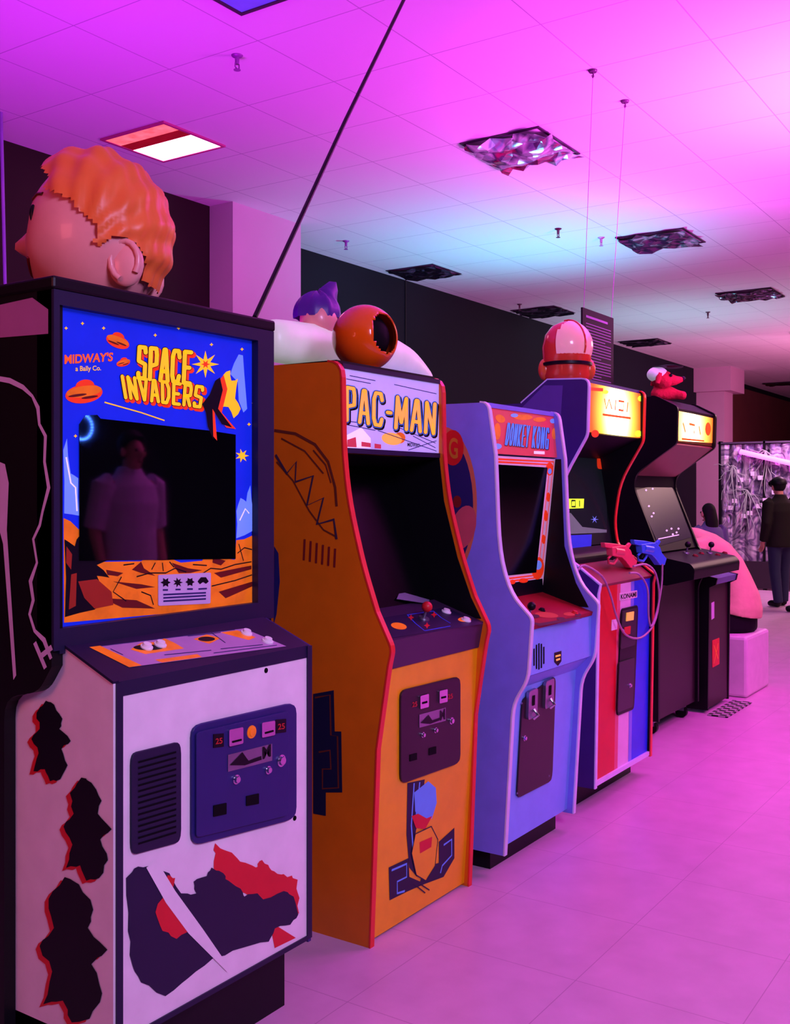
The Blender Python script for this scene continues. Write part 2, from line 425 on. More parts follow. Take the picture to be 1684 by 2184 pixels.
bz = MB().box(1.492, 2.152, 1.925, 1.945, 1.06, 1.805).build('screen_surround', BEZBLUE, c1)
desert = [(135, 1105), (150, 1112), (168, 1130), (168, 1199), (300, 1197), (318, 1186), (360, 1190), (385, 1200), (430, 1196), (445, 1175), (455, 1148), (467, 1188), (500, 1194), (503, 1152), (520, 1150), (538, 1142), (540, 1292), (136, 1328)]
decal('desert_print', [desert], B1, LORANGE, bz, 0.0010)
decal('ice_print', [jagged([(134, 960), (142, 935), (150, 1010), (166, 1020), (168, 1100), (136, 1095)], 2, 2)], B1, LICE, bz, 0.0013)
decal('ice_print', [jagged([(503, 1090), (512, 1062), (524, 1070), (533, 1035), (538, 1085), (538, 1132), (503, 1148)], 2, 2)], B1, LICE, bz, 0.0013)
rib('ice_line', [[(140, 975), (150, 1030), (160, 1040), (163, 1090)], [(510, 1110), (522, 1085), (530, 1095)]], B1, LWHITE, bz, 0.004, 0.0018)
decal('crater_print', [ell(342, 1189, 38, 6, 0), [(280, 1215), (300, 1198), (306, 1212), (330, 1228), (300, 1222)], [(380, 1222), (365, 1200), (400, 1212), (430, 1216), (405, 1222)], [(455, 1150), (460, 1190), (480, 1196), (470, 1206), (452, 1200)],
      [(240, 1240), (300, 1246), (330, 1252), (290, 1256)], [(455, 1222), (535, 1206), (535, 1214), (470, 1232)], [(225, 1215), (262, 1222), (250, 1229), (228, 1226)], [(465, 1262), (538, 1240), (538, 1250), (480, 1276)], [(215, 1275), (290, 1280), (330, 1298), (260, 1296)]], B1, LDRED, bz, 0.0016)
rib('ground_line', [[(290, 1230), (318, 1222), (352, 1222), (372, 1212), (396, 1220)], [(420, 1230), (448, 1212), (470, 1214), (500, 1204), (535, 1198)], [(330, 1200), (322, 1215)], [(345, 1200), (347, 1218)], [(360, 1198), (370, 1210)], [(450, 1250), (500, 1238), (536, 1226)], [(258, 1230), (240, 1262), (268, 1282)], [(300, 1262), (320, 1270), (326, 1290)], [(262, 1205), (285, 1202)], [(410, 1204), (440, 1206)], [(505, 1180), (520, 1168), (536, 1172)], [(508, 1160), (518, 1196)]], B1, LDARK, bz, 0.003, 0.002)
decal('dark_rock_print', [jagged([(136, 1150), (158, 1165), (170, 1140), (185, 1172), (240, 1140), (215, 1180), (238, 1190), (205, 1205), (232, 1232), (205, 1228), (228, 1275), (200, 1300), (137, 1316)], 2, 3)], B1, LDARK, bz, 0.0024)
decal('red_rock_print', [[(140, 1165), (152, 1182), (150, 1215), (139, 1200)], [(172, 1185), (228, 1148), (200, 1185)], [(165, 1240), (205, 1235), (236, 1262), (240, 1290), (200, 1298), (178, 1275)], [(150, 1225), (162, 1222), (160, 1292), (145, 1300)]], B1, M('lit_rust_print', (140, 35, 20), .4, em=.25), bz, 0.0028)
scr = [(167, 1196), (500, 1192), (500, 927), (440, 918), (212, 893), (205, 885), (180, 886), (167, 905)]
MB().slab([on(x, y, B1)+V3((0, -0.0022, 0)) for x, y in scr], V3((0, -0.002, 0))).build('screen', BLACKG, c1)
fat_text('SPACE', [(292, 806), (404, 818), (407, 752), (294, 740)], B1, bz, [(LRED, 14, .0018, (4, 5)), (LDARK, 12, .0022, (0, 0)), (LYELLOW, 9, .0027, (0, 0))], .5)
fat_text('INVADERS', [(264, 848), (426, 868), (432, 826), (256, 802)], B1, bz, [(LRED, 11.5, .0018, (4, 5)), (LDARK, 10, .0022, (0, 0)), (LYELLOW, 7.2, .0027, (0, 0))], .5)
text_on("MIDWAY'S", [(137, 776), (238, 770), (240, 752), (137, 757)], B1, M('lit_orange_red_print', (235, 90, 30), .4, em=.6), bz, 0.002, 0.03)
text_on('a Bally Co.', [(160, 795), (214, 793), (214, 780), (160, 781)], B1, LYELLOW, bz, 0.002, 0.01)
for cx, cy, s, rt in ((250, 729, 26, 22), (178, 840, 40, -8), (262, 774, 15, -15)):
    decal('saucer_print', [ell(cx, cy, s, s*0.5, rt)], B1, LRED, bz, 0.0016); decal('saucer_print', [ell(cx+s*0.05, cy-s*0.42, s*0.5, s*0.34, rt)], B1, LRED, bz, 0.0018)
    decal('saucer_print', [ell(cx, cy-s*0.12, s*0.95, s*0.3, rt)], B1, LORANGE, bz, 0.0020)
    decal('saucer_print', [ell(cx-s*0.35, cy+s*0.08, s*0.5, s*0.07, rt), ell(cx+s*0.3, cy+s*0.18, s*0.45, s*0.07, rt)], B1, LDRED, bz, 0.0022)
decal('burst_print', [star(437, 777, 29, 11, 8), star(515, 972, 15, 6, 7)] + [star(x, y, 4, 2, 4) for x, y in ((140, 700), (175, 690), (330, 715), (450, 735), (515, 745), (540, 860), (160, 930), (530, 905), (220, 700), (380, 700))], B1, LYELLOW, bz, 0.0016)
decal('burst_print', [star(437, 777, 10, 4, 6)], B1, LRED, bz, 0.002)
decal('flame_print', [jagged([(470, 835), (475, 800), (490, 790), (492, 812), (506, 808), (500, 850), (512, 872), (497, 892), (486, 868), (470, 870)], 2, 2)], B1, LYELLOW, bz, 0.0017)
decal('flame_print', [[(498, 775), (508, 756), (517, 758), (520, 800), (526, 872), (518, 880), (508, 855), (506, 815), (490, 798)]], B1, LICE, bz, 0.0015)
decal('flame_print', [[(462, 815), (474, 800), (482, 830), (470, 880), (500, 915), (480, 912), (455, 880), (460, 940), (447, 925), (442, 880), (432, 862), (450, 845)]], B1, LRED, bz, 0.0046)
decal('dark_rock_print', [[(456, 812), (466, 805), (472, 832), (462, 872), (492, 912), (470, 905), (450, 872), (452, 938), (440, 910), (436, 880), (428, 862), (444, 842)]], B1, LDARK, bz, 0.005)
rib('trail_print', [[(222, 858), (300, 880), (350, 897)]], B1, LYELLOW, bz, 0.003, 0.0014)
ip = plate('score_card', [(335, 1292), (446, 1287), (447, 1221), (335, 1226)], B1, LILAC, bz, 0.002, 0.04, 0.0025)
decal('score_icon', [star(350, 1242, 11, 6, 6), star(376, 1242, 11, 5, 7), star(402, 1241, 10, 6, 6), [(418, 1240), (425, 1231), (436, 1231), (442, 1240), (436, 1245), (430, 1241), (423, 1246)]], B1, LDARK, ip, 0.0052)
rib('print_line', [[(344, 1258), (355, 1258)], [(371, 1257), (382, 1257)], [(396, 1256), (408, 1256)], [(420, 1256), (438, 1255)], [(345, 1275), (436, 1270)], [(345, 1282), (436, 1277)], [(345, 1268), (436, 1264)]], B1, NAVY, ip, 0.004, 0.0052)
pa, pb = (1.745, 0.962), (1.905, 1.028)
K1 = PP(pa, pb)
cp = MB().prism([pa, pb, (1.93, 1.0), (1.93, 0.93), (1.743, 0.93)], 1.52, 2.173).build('control_panel', DNAVY, c1)
decal('overlay', [[(275, 1424), (610, 1379), (520, 1341), (190, 1381)]], K1, DLILAC, cp, 0.001)
decal('overlay_print', [[(190, 1381), (213, 1378), (302, 1420), (275, 1424)], [(278, 1386), (300, 1372), (335, 1370), (350, 1362), (372, 1372), (392, 1384), (350, 1390), (310, 1396)], [(412, 1364), (440, 1354), (470, 1362), (446, 1374)], [(470, 1350), (505, 1345), (545, 1360), (530, 1366)], [(330, 1408), (420, 1396), (430, 1402), (345, 1414)]], K1, LORANGE, cp, 0.0012)
decal('overlay_print', [ell(316, 1382, 32, 6), ell(440, 1364, 18, 5)], K1, LDARK, cp, 0.0016)
rib('print_line', [[(235, 1385), (262, 1398)], [(400, 1358), (470, 1350)], [(470, 1385), (560, 1376)], [(350, 1398), (450, 1388)], [(480, 1372), (450, 1350)], [(455, 1394), (590, 1377)], [(215, 1379), (500, 1344)]], K1, NAVY, cp, 0.003, 0.0018)
for x, y in ((312, 1382), (341, 1377), (525, 1352), (570, 1369)): button(x, y, K1, WBTN, cp, 0.0115, 0.012)
vg = plate('speaker_vent', Q(276, 1606, 1580, 383, 1824, 1795), P1, DNAVY, c1, 0.006, 0.12, bevel=0.002)
rib('vent_slat', [[(290, 1625+k*12.4), (371, 1603+k*12.2)] for k in range(15)], P1, DARKSLOT, vg, 0.0045, 0.007)
cdr = plate('coin_door', Q(404, 1547, 1496, 628, 1804, 1745), P1, NAVY, c1, 0.008, 0.1, bevel=0.003)
P1b = PY(1.737)
dp = plate('door_plate', Q(415, 1562, 1516, 612, 1786, 1738), P1b, NAVY, cdr, 0.006, 0.04, bevel=0.002)
P1c = PY(1.731)
for q in (Q(485, 1556, 1550, 515, 1592, 1585), Q(555, 1541, 1536, 583, 1573, 1567)):
    sl = plate('coin_slot', q, P1c, CHROME, cdr, 0.006, 0.1)
    x0, x1 = q[0][0], q[1][0]; y = q[0][1]
    decal('slot_opening', [[(x0+6, y-12), (x1-4, y-17), (x1-4, y-13), (x0+6, y-8)]], P1c, DARKSLOT, sl, 0.007)
button(536, 1561, P1c, LORANGE, cdr, 0.012, 0.006, 'reject_button')
for x, y in ((465, 1580), (598, 1549)):
    n = plate('price_card', Q(x-11, y-14, y-16, x+11, y+15, y+12), P1c, LDARK, cdr, 0.002)
    text_on('25', [(x-7, y+7), (x+7, y+5), (x+7, y-7), (x-7, y-5)], P1c, M('red_number', (170, 30, 30), .5, em=.1), n, 0.003, 0.02)
pl = plate('metal_nameplate', Q(485, 1610, 1586, 579, 1646, 1622), P1c, STEEL, cdr, 0.002)
decal('nameplate_print', [[(488, 1632), (515, 1604), (528, 1622), (555, 1612), (556, 1620), (520, 1632)]], P1c, LDARK, pl, 0.003)
text_on('M', [(559, 1618), (575, 1612), (575, 1588), (559, 1594)], P1c, LDARK, pl, 0.003, 0.03)
for x, y, r in ((598, 1622, 0.012), (570, 1642, 0.008), (502, 1662, 0.009)): button(x, y, P1c, CHROME, cdr, r, 0.01, 'lock')
for q in (Q(454, 1718, 1712, 482, 1742, 1736), Q(524, 1698, 1692, 551, 1719, 1714)): plate('coin_return', q, P1c, DARKSLOT, cdr, 0.002, 0.05)
for x, y in ((567, 1430), (628, 1745)): button(x, y, P1, DARKSLOT, fp, 0.005, 0.003, 'screw')
decal('artwork', [jagged([(458, 1798), (505, 1830), (545, 1850), (558, 1834), (578, 1856), (604, 1864), (634, 1876), (637, 1948), (600, 1935), (540, 1915), (470, 1880), (455, 1845)], 4, 4)], P1, RED, fp, 0.001)
decal('artwork', [jagged([(330, 1945), (352, 1900), (356, 1866), (372, 1872), (362, 1925), (410, 1985), (375, 2002), (345, 1985)], 3, 3)], P1, RED, fp, 0.0022)
decal('artwork', [[(578, 1985), (590, 1975), (630, 2000), (585, 2022)]], P1, RED, fp, 0.001)
decal('artwork', [jagged([(268, 1872), (285, 1852), (318, 1846), (360, 1862), (385, 1905), (418, 1905), (412, 1880), (440, 1868), (450, 1850), (475, 1862), (486, 1878), (512, 1895), (520, 1912), (548, 1905), (560, 1918), (604, 1900), (625, 1912), (635, 1950), (618, 1972), (585, 1980), (572, 2008), (520, 2020), (455, 2042), (400, 2086), (352, 2124), (300, 2095), (282, 2060), (272, 1985)], 3, 3)], P1, DNAVY, fp, 0.0016)
decal('artwork', [[(310, 1850), (332, 1834), (372, 1900), (430, 1980), (488, 2064), (482, 2072), (400, 1990), (352, 1925)]], P1, WHITE, fp, 0.0028)
# plain abstract splashes on the side: leaning shard shapes with red edges
def shard(cx, cy, w, h):
    P = [(-.25, -1), (.15, -.9), (.55, -.55), (.4, -.3), (.95, .0), (.5, .2), (.8, .6), (.45, .95), (-.05, 1.0), (-.3, .7), (-.85, .75), (-.6, .3), (-.95, -.05), (-.55, -.3), (-.7, -.7)]
    return jagged([(cx+w*a, cy+h*b) for a, b in P], 3, w*.06)
for cx, cy, w, h in ((110, 1580, 44, 86), (188, 1768, 54, 110), (158, 2025, 76, 155)):
    st = random.getstate(); decal('artwork', [shard(cx-9, cy+7, w, h)], S1, RED, sp1, 0.001)
    random.setstate(st); decal('artwork', [shard(cx, cy, w, h)], S1, LDARK, sp1, 0.0016)
S1u = PX(1.478)
rib('artwork', [[(0, 808), (22, 812), (50, 826), (70, 845), (82, 870), (85, 905), (98, 930), (96, 985), (105, 1040), (92, 1090), (86, 1120), (72, 1150), (80, 1200), (66, 1240), (72, 1280), (64, 1310), (75, 1345), (95, 1365), (110, 1405)]], S1u, LILAC, us, 0.010, 0.0015, 0.35)
rib('artwork', [[(75, 1370), (98, 1425)]], S1u, LILAC, us, 0.012, 0.0015); rib('artwork', [[(112, 1380), (88, 1400)]], S1u, LILAC, us, 0.012, 0.0018)
decal('artwork', [[(0, 985), (12, 990), (20, 1030), (16, 1130), (36, 1440), (30, 1450), (8, 1160), (0, 1130)]], S1u, LILAC, us, 0.0018)
decal('side_band', [[(-20, 655), (70, 635), (104, 660), (104, 712), (-20, 722)]], S1u, M('pink_lit_band', (165, 100, 150), .5), us, 0.0016)  # pink light on the upper side is put into the band's colour
# ================================================================= CABINET 2
X0, X1 = 2.549, 3.159
c2 = thing('arcade_cabinet', 'orange arcade cabinet with red edging and a white marquee with gold lettering', 'arcade cabinet', (2.85, 2.2, 0), group=GRP)
pr = fillet([(1.815, 0.0), (1.79, 0.60), (1.748, 0.855), (1.735, 0.905), (1.792, 1.01), (1.842, 1.143), (1.897, 1.34), (1.917, 1.50), (1.922, 1.772), (2.62, 1.785), (2.62, 0.0)], {2: .03, 3: .02, 5: .06, 6: .1, 7: .06, 8: .05})
s2 = sides(c2, X0, X1, pr, ORANGE, REDTRIM, 0, len(pr)-2)
xi, xj = X0+0.019, X1-0.019
lining(c2, xi, xj, [(1.76, .935), (1.80, 1.005), (1.855, 1.143), (1.91, 1.34), (1.93, 1.5), (2.5, 1.5), (2.5, .935)])
fa, fb = (1.829, 0.01), (1.775, 0.835)
fp2 = MB().prism([fa, fb, (fb[0]+.02, fb[1]), (fa[0]+.02, fa[1])], xi, xj).build('front_panel', YELLOW, c2)
F2 = PP(fa, fb)
ca, cb = (1.752, 0.925), (1.95, 0.99)
cp2 = MB().prism([(1.77, 0.835), (1.752, 0.925), cb, (1.97, 0.95), (1.80, 0.835)], xi, xj).build('control_panel', PURPLEP, c2)
K2 = PP(ca, cb)
decal('overlay', [[(832, 1362), (1030, 1331), (950, 1296), (815, 1318)]], K2, DNAVY, cp2, 0.001)
decal('overlay_print', [ell(850, 1336, 17, 7, 10)], K2, LORANGE, cp2, 0.0014)
decal('overlay_print', [ell(990, 1322, 14, 5, 0)], K2, LORANGE, cp2, 0.0014)
rib('overlay_print', [[(868, 1312), (885, 1330), (905, 1346)], [(925, 1305), (940, 1318), (960, 1330)], [(905, 1346), (960, 1336)], [(868, 1312), (925, 1304)]], K2, MIDBLUE, cp2, 0.004, 0.0014)
decal('overlay_print', [star(876, 1318, 7, 3, 4), star(925, 1312, 7, 3, 4), star(910, 1335, 7, 3, 4)], K2, RED, cp2, 0.0018)
joystick(903, 1320, K2, RED, cp2, 0.03, 0.018)
for x, y in ((951, 1306), (993, 1324)): button(x, y, K2, WBTN, cp2, 0.013, 0.012)
MB().prism([(1.95, 0.99), (2.13, 1.47), (2.16, 1.47), (1.98, 0.98)], xi, xj).build('screen', M('matt_black_glass', (4, 4, 7), .25, spec=.15), c2)
plate('instruction_card', [(845, 1278), (912, 1288), (915, 1280), (852, 1262)], PP((1.92, .98), (1.96, 1.02)), M('dim_card', (110, 100, 130), .5), c2, .002)
MB().prism([(1.94, 1.49), (2.13, 1.46), (2.14, 1.49)], xi, xj).build('marquee_shelf', BLACK, c2)
MB().box(xi, xj, 1.95, 2.62, 1.762, 1.78).build('top_panel', BLACK, c2)
MB().box(xi, xj, 2.58, 2.61, 0.02, 1.77).build('back_panel', BLACK, c2)
m2 = MB().box(xi, xj, 1.932, 1.95, 1.505, 1.755).build('marquee', MARQW, c2)
MB().box(xi, xj, 1.926, 1.936, 1.492, 1.508).box(xi, xj, 1.926, 1.936, 1.753, 1.768).build('marquee_retainer', DNAVY, m2)
Q2 = PY(1.932)
fat_text('PAC-MAN', [(736, 896), (924, 925), (927, 862), (736, 826)], Q2, m2, [(LDARK, 14, .0009, (2.5, 3.5)), (MBLUE, 12.6, .0014, (0, 0)), (LDARK, 10.2, .0018, (0, 0)), (MGOLD, 7.8, .0023, (0, 0))], .52)
text_on('MIDWAY', [(868, 952), (894, 954), (894, 946), (868, 944)], Q2, DNAVY, m2, 0.0015, 0.02)
decal('marquee_print', [ell(835, 936, 22, 13, 10)], Q2, MGOLD, m2, 0.0006)
decal('marquee_print', [ell(852, 934, 12, 12, 10)], Q2, LORANGE, m2, 0.0004)
decal('marquee_print', [[(735, 930), (770, 912), (790, 935), (790, 956), (735, 955)]], Q2, LWHITE, m2, 0.0005)
decal('marquee_print', [[(740, 938), (758, 932), (760, 954), (740, 953)], [(770, 942), (790, 945), (790, 954), (770, 952)], [(798, 946), (812, 948), (812, 957), (798, 956)]], Q2, MARQR, m2, 0.0008)
rib('marquee_print', [[(738, 808), (790, 818)], [(745, 801), (800, 812)], [(870, 960), (930, 940)], [(880, 930), (928, 955)], [(800, 905), (735, 898)], [(850, 912), (928, 945)], [(735, 905), (800, 918)], [(805, 918), (930, 962)], [(840, 820), (930, 840)]], Q2, NAVY, m2, 0.0025, 0.0007)
S2 = PX(X0)
rib('artwork', [[(585, 918), (630, 925), (672, 948), (700, 985), (715, 1040), (718, 1080)]], S2, BROWN, s2[0], 0.009, 0.001)
rib('artwork', [[(588, 970), (612, 1010), (632, 985), (630, 1028), (668, 1015), (655, 1078), (690, 1062), (676, 1118), (712, 1108), (718, 1150)]], S2, M('brown_navy_print', (60, 36, 60), .5), s2[0], 0.009, 0.0013)
rib('artwork', [[(590, 985), (625, 1025), (660, 1090), (690, 1130), (718, 1145)], [(600, 935), (650, 962), (690, 1010)], [(668, 960), (695, 992), (706, 1030)]], S2, BROWN, s2[0], 0.005, 0.001)
rib('artwork', [[(650+k*13, 1150+k*4), (648+k*13, 1195+k*3)] for k in range(6)], S2, DRED, s2[0], 0.008, 0.001)
decal('artwork', [[(585, 1165), (594, 1180), (597, 1240), (590, 1310), (584, 1332)]], S2, NAVY, s2[0], 0.001)
decal('artwork', [[(668, 1480), (712, 1472), (714, 1560), (728, 1560), (730, 1690), (695, 1690), (695, 1740), (668, 1735)]], S2, DNAVY, s2[0], 0.001)
rib('artwork', [[(672, 1488), (704, 1482), (706, 1568), (720, 1570), (722, 1680), (688, 1682), (688, 1640), (706, 1640), (704, 1600), (680, 1604)]], S2, BROWN, s2[0], 0.006, 0.0015)
def coindoor(root, quad, plane, m, slots):
    d = plate('coin_door', quad, plane, m, root, 0.008, 0.1, bevel=0.003)
    pl = (plane[0]+plane[1]*0.008, plane[1])
    for q in slots:
        s = plate('coin_slot', q, pl, CHROME, d, 0.006, 0.1)
        decal('slot_opening', [[bil(q, .2, .35), bil(q, .8, .35), bil(q, .8, .5), bil(q, .2, .5)]], pl, DARKSLOT, s, 0.007)
    return d, pl
DOOR2 = M('dark_brown_door', (36, 20, 28), .4)
d2, D2 = coindoor(c2, Q(850, 1472, 1441, 978, 1672, 1626), F2, DOOR2, [Q(893, 1484, 1479, 911, 1512, 1507), Q(934, 1473, 1469, 951, 1500, 1496)])
for x, y in ((883, 1502), (959, 1485)): text_on('25', [(x-5, y+6), (x+5, y+4), (x+5, y-6), (x-5, y-4)], D2, bpy.data.materials['red_number'], d2, 0.002, 0.02)
pl = plate('metal_nameplate', Q(893, 1524, 1509, 949, 1552, 1537), D2, STEEL, d2, 0.002)
decal('nameplate_print', [[(895, 1542), (912, 1524), (920, 1536), (936, 1530), (936, 1536), (915, 1544)]], D2, LDARK, pl, 0.003)
text_on('M', [(937, 1536), (947, 1533), (947, 1512), (937, 1516)], D2, LDARK, pl, 0.003, 0.03)
for x, y, r in ((961, 1537, .009), (927, 1557, .007), (900, 1567, .007)): button(x, y, D2, CHROME, d2, r, 0.01, 'lock')
for q in (Q(873, 1610, 1606, 888, 1624, 1620), Q(914, 1596, 1592, 929, 1611, 1607)): plate('coin_return', q, D2, DARKSLOT, d2, 0.002)
decal('artwork', [[(868, 1670), (905, 1662), (898, 1720), (880, 1800), (888, 1870), (872, 1850), (866, 1780)]], F2, DNAVY, fp2, 0.001)
decal('artwork', [[(828, 1850), (870, 1830), (872, 1870), (895, 1880), (905, 1850), (935, 1840), (935, 1795), (968, 1765), (968, 1830), (945, 1870), (905, 1885), (870, 1900), (830, 1920)]], F2, DNAVY, fp2, 0.0013)
rib('artwork', [[(834, 1856), (866, 1842), (866, 1870), (846, 1880), (846, 1905), (862, 1900)], [(945, 1802), (962, 1790), (962, 1824), (942, 1846), (938, 1862)], [(882, 1670), (876, 1760), (882, 1840)], [(894, 1668), (886, 1740)]], F2, SKYBLUE, fp2, 0.007, 0.0016)
decal('artwork', [[(882, 1690), (912, 1666), (928, 1680), (930, 1712), (920, 1745), (896, 1752), (884, 1730)]], F2, SKYBLUE, fp2, 0.0018)
decal('artwork', [[(884, 1778), (918, 1762), (932, 1790), (926, 1846), (906, 1878), (886, 1866), (876, 1820)]], F2, YELLOW, fp2, 0.002)
decal('artwork', [[(876, 1740), (890, 1735), (908, 1745), (920, 1740), (905, 1768), (885, 1765)]], F2, RED, fp2, 0.0026)
decal('artwork', [[(893, 1796), (920, 1784), (918, 1806), (894, 1820)]], F2, RED, fp2, 0.0026)
rib('artwork', [[(884, 1778), (918, 1762), (932, 1790), (926, 1846), (906, 1878), (886, 1866), (876, 1820), (884, 1778)], [(880, 1884), (905, 1904)], [(896, 1886), (914, 1898)]], F2, DNAVY, fp2, 0.004, 0.003)
# ================================================================= CABINET 3
X0, X1 = 3.30, 3.91
c3 = thing('arcade_cabinet', 'violet-blue arcade cabinet with pale edging and a red marquee with blue lettering', 'arcade cabinet', (3.6, 2.15, 0), group=GRP)
pr = fillet([(1.761, 0.07), (1.727, 0.62), (1.668, 0.71), (1.652, 0.925), (1.736, 1.005), (1.783, 1.151), (1.798, 1.505), (1.827, 1.695), (2.45, 1.70), (2.5, 0.07)], {1: .05, 2: .04, 3: .015, 4: .08, 5: .12, 7: .03})
s3 = sides(c3, X0, X1, pr, BLUEV, WTRIM, 0, len(pr)-2)
xi, xj = X0+0.019, X1-0.019
lining(c3, xi, xj, [(1.69, .91), (1.745, 1.005), (1.795, 1.151), (1.81, 1.505), (2.3, 1.505), (2.3, .91)])
MB().box(X0+0.03, X1-0.03, 1.83, 2.45, 0.0, 0.09).build('base', BLACK, c3)
fa, fb = (1.785, 0.085), (1.745, 0.655)
F3 = PP(fa, fb)
fp3 = MB().prism([fa, fb, (1.69, 0.71), (1.72, 0.73), (1.77, 0.66), (1.81, 0.085)], xi, xj).build('front_panel', LBLUE, c3)
spk = MB().box(xi, xj, 1.680, 1.70, 0.715, 0.885).build('speaker_panel', LBLUE, c3)
G3 = PY(1.680)
rib('speaker_slot', [[(1138+k*5.2, 1400-26*math.sqrt(max(.1, 1-((k-2)/2.6)**2))-k*1.0), (1138+k*5.2, 1402+28*math.sqrt(max(.1, 1-((k-2)/2.6)**2))-k*1.0)] for k in range(5)], G3, DARKSLOT, spk, 0.011, 0.001)
decal('emblem', [[(1181, 1392), (1196, 1388), (1196, 1410), (1189, 1420), (1181, 1412)]], G3, LDARK, spk, 0.0015)
decal('emblem', [[(1183, 1398), (1194, 1395), (1194, 1399), (1183, 1402)], [(1184, 1406), (1193, 1403), (1193, 1407), (1185, 1410)]], G3, MGOLD, spk, 0.002)
ca, cb = (1.672, 0.893), (1.90, 0.962)
K3 = PP(ca, cb)
cp3 = MB().prism([(1.676, 0.878), ca, cb, (1.92, 0.92)], xi, xj).build('control_panel', M('deep_red_overlay', (150, 24, 34), .5, spec=.2), c3)
decal('overlay_print', [ell(1165, 1312, 25, 6, 5)], K3, M('dull_orange_print', (190, 80, 30), .5), cp3, 0.001); decal('overlay_print', [ell(1215, 1310, 14, 4, 0)], K3, bpy.data.materials['dull_orange_print'], cp3, 0.001)
decal('overlay_print', [ell(1140, 1315, 10, 4), ell(1195, 1320, 9, 3), ell(1232, 1312, 7, 3), [(1118, 1324), (1150, 1330), (1235, 1316), (1240, 1320), (1150, 1336)]], K3, M('maroon_print', (60, 12, 24), .5), cp3, 0.0015)
joystick(1126, 1318, K3, BLACK, cp3, 0.035, 0.016)
button(1225, 1308, K3, RED, cp3, 0.011, 0.01); button(1155, 1302, K3, LDARK, cp3, 0.01, 0.01)
za, zb = (1.893, 0.962), (1.835, 1.505)
Z3 = PP(za, zb)
bz3 = MB().prism([za, zb, (zb[0]+.012, zb[1]), (za[0]+.012, za[1])], xi+.003, xj-.003).build('screen_surround', PINKW, c3)
decal('lower_surround_print', [[(1066, 1246), (1156, 1234), (1160, 1300), (1066, 1310)]], Z3, LDARK, bz3, 0.0008)
rib('red_stripe', [[(1060, 985), (1172, 991), (1146, 1226), (1066, 1236)], [(1060, 979), (1180, 985), (1153, 1231), (1066, 1242)]], Z3, LRED, bz3, 0.007, 0.001)
decal('surround_print', [ell(1171, 1000, 8, 14), ell(1146, 1212, 13, 24, 5), ell(1168, 1060, 4, 10), ell(1163, 1100, 4, 12), ell(1158, 1150, 4, 10), ell(1070, 1244, 12, 6), ell(1092, 1241, 6, 5), ell(1115, 1238, 10, 5)], Z3, LRED, bz3, 0.0015)
decal('surround_print', [ell(1146, 1205, 8, 10, 5), ell(1171, 1005, 4, 6)], Z3, LICE, bz3, 0.002)
MB().slab([on(x, y, Z3)+Z3[1]*0.0005 for x, y in [(1056, 1230), (1142, 1221), (1166, 997), (1052, 990)]], Z3[1]*0.002).build('screen', M('dull_black_glass', (4, 4, 7), .12, spec=.3), c3)
MB().box(xi, xj, 1.84, 2.45, 1.68, 1.697).build('top_panel', BLUEV, c3)
MB().box(xi, xj, 2.4, 2.44, 0.1, 1.69).build('back_panel', BLACK, c3)
qa, qb = (1.828, 1.512), (1.845, 1.685)
Q3 = PP(qa, qb)
m3 = MB().prism([qa, qb, (qb[0]+.015, qb[1]), (qa[0]+.015, qa[1])], xi, xj).build('marquee', MARQR, c3)
fat_text('DONKEY', [(1076, 948), (1124, 953), (1128, 909), (1082, 903)], Q3, m3, [(LDRED, 4.9, .0016, (.8, .8)), (PBLUE, 2.9, .0021, (0, 0))], .72)
fat_text('KONG', [(1133, 954), (1167, 957), (1169, 914), (1137, 910)], Q3, m3, [(LDRED, 4.9, .0016, (.8, .8)), (PBLUE, 2.9, .0021, (0, 0))], .72)
for q in (ell(1066, 893, 11, 8, 30), ell(1060, 920, 7, 18), ell(1181, 925, 5, 12), ell(1115, 890, 20, 6), ell(1150, 895, 14, 5)): decal('marquee_print', [q], Q3, LORANGE, m3, 0.0008)
decal('marquee_print', [ell(1096, 886, 8, 4), ell(1060, 952, 9, 6), ell(1178, 898, 6, 5)], Q3, LICE, m3, 0.001)
plate('marquee_label', [(1138, 968), (1160, 969), (1160, 963), (1138, 962)], Q3, LWHITE, m3, 0.002)
S3 = PX(X0)
decal('artwork', [ell(945, 1075, 72, 165, 0, 40)], S3, M('tan_print', (205, 110, 80), 0.5), s3[0], 0.001)
decal('artwork', [ell(945, 1078, 64, 150, 0, 40)], S3, NAVY, s3[0], 0.0014)
decal('artwork', [ell(966, 955, 23, 38)], S3, RED, s3[0], 0.0018)
decal('artwork', [ell(988, 1125, 26, 48, 15)], S3, M('pink_print', (195, 80, 100), 0.5), s3[0], 0.0018); decal('artwork', [ell(975, 1070, 9, 13)], S3, DRED, s3[0], 0.0018)
text_on('G', [(958, 976), (976, 978), (976, 936), (958, 934)], S3, M('dull_gold_print', (200, 125, 40), .5), s3[0], 0.0024, 0.02)
d3, D3 = coindoor(c3, [(1098, 1703), (1174, 1664), (1182, 1440), (1110, 1492)], F3, DOOR2, [])
for q in ([(1120, 1535), (1139, 1526), (1141, 1466), (1122, 1474)], [(1156, 1512), (1174, 1503), (1176, 1445), (1158, 1453)]):
    s = plate('coin_mechanism', q, D3, STEEL, d3, 0.012, 0.15)
    decal('slot_opening', [[bil(q, .35, .45), bil(q, .65, .45), bil(q, .65, .8), bil(q, .35, .8)]], D3, DARKSLOT, s, 0.0135)
    p = on(*bil(q, .6, .1), D3); MB().tube([p+V3((0, -.012, 0.02)), p+V3((0, -.03, 0)), p+V3((0, -.012, -0.015))], .006).build('coin_return', CHROME, s, smooth=True)
button(1117, 1574, D3, CHROME, d3, 0.008, 0.01, 'lock')
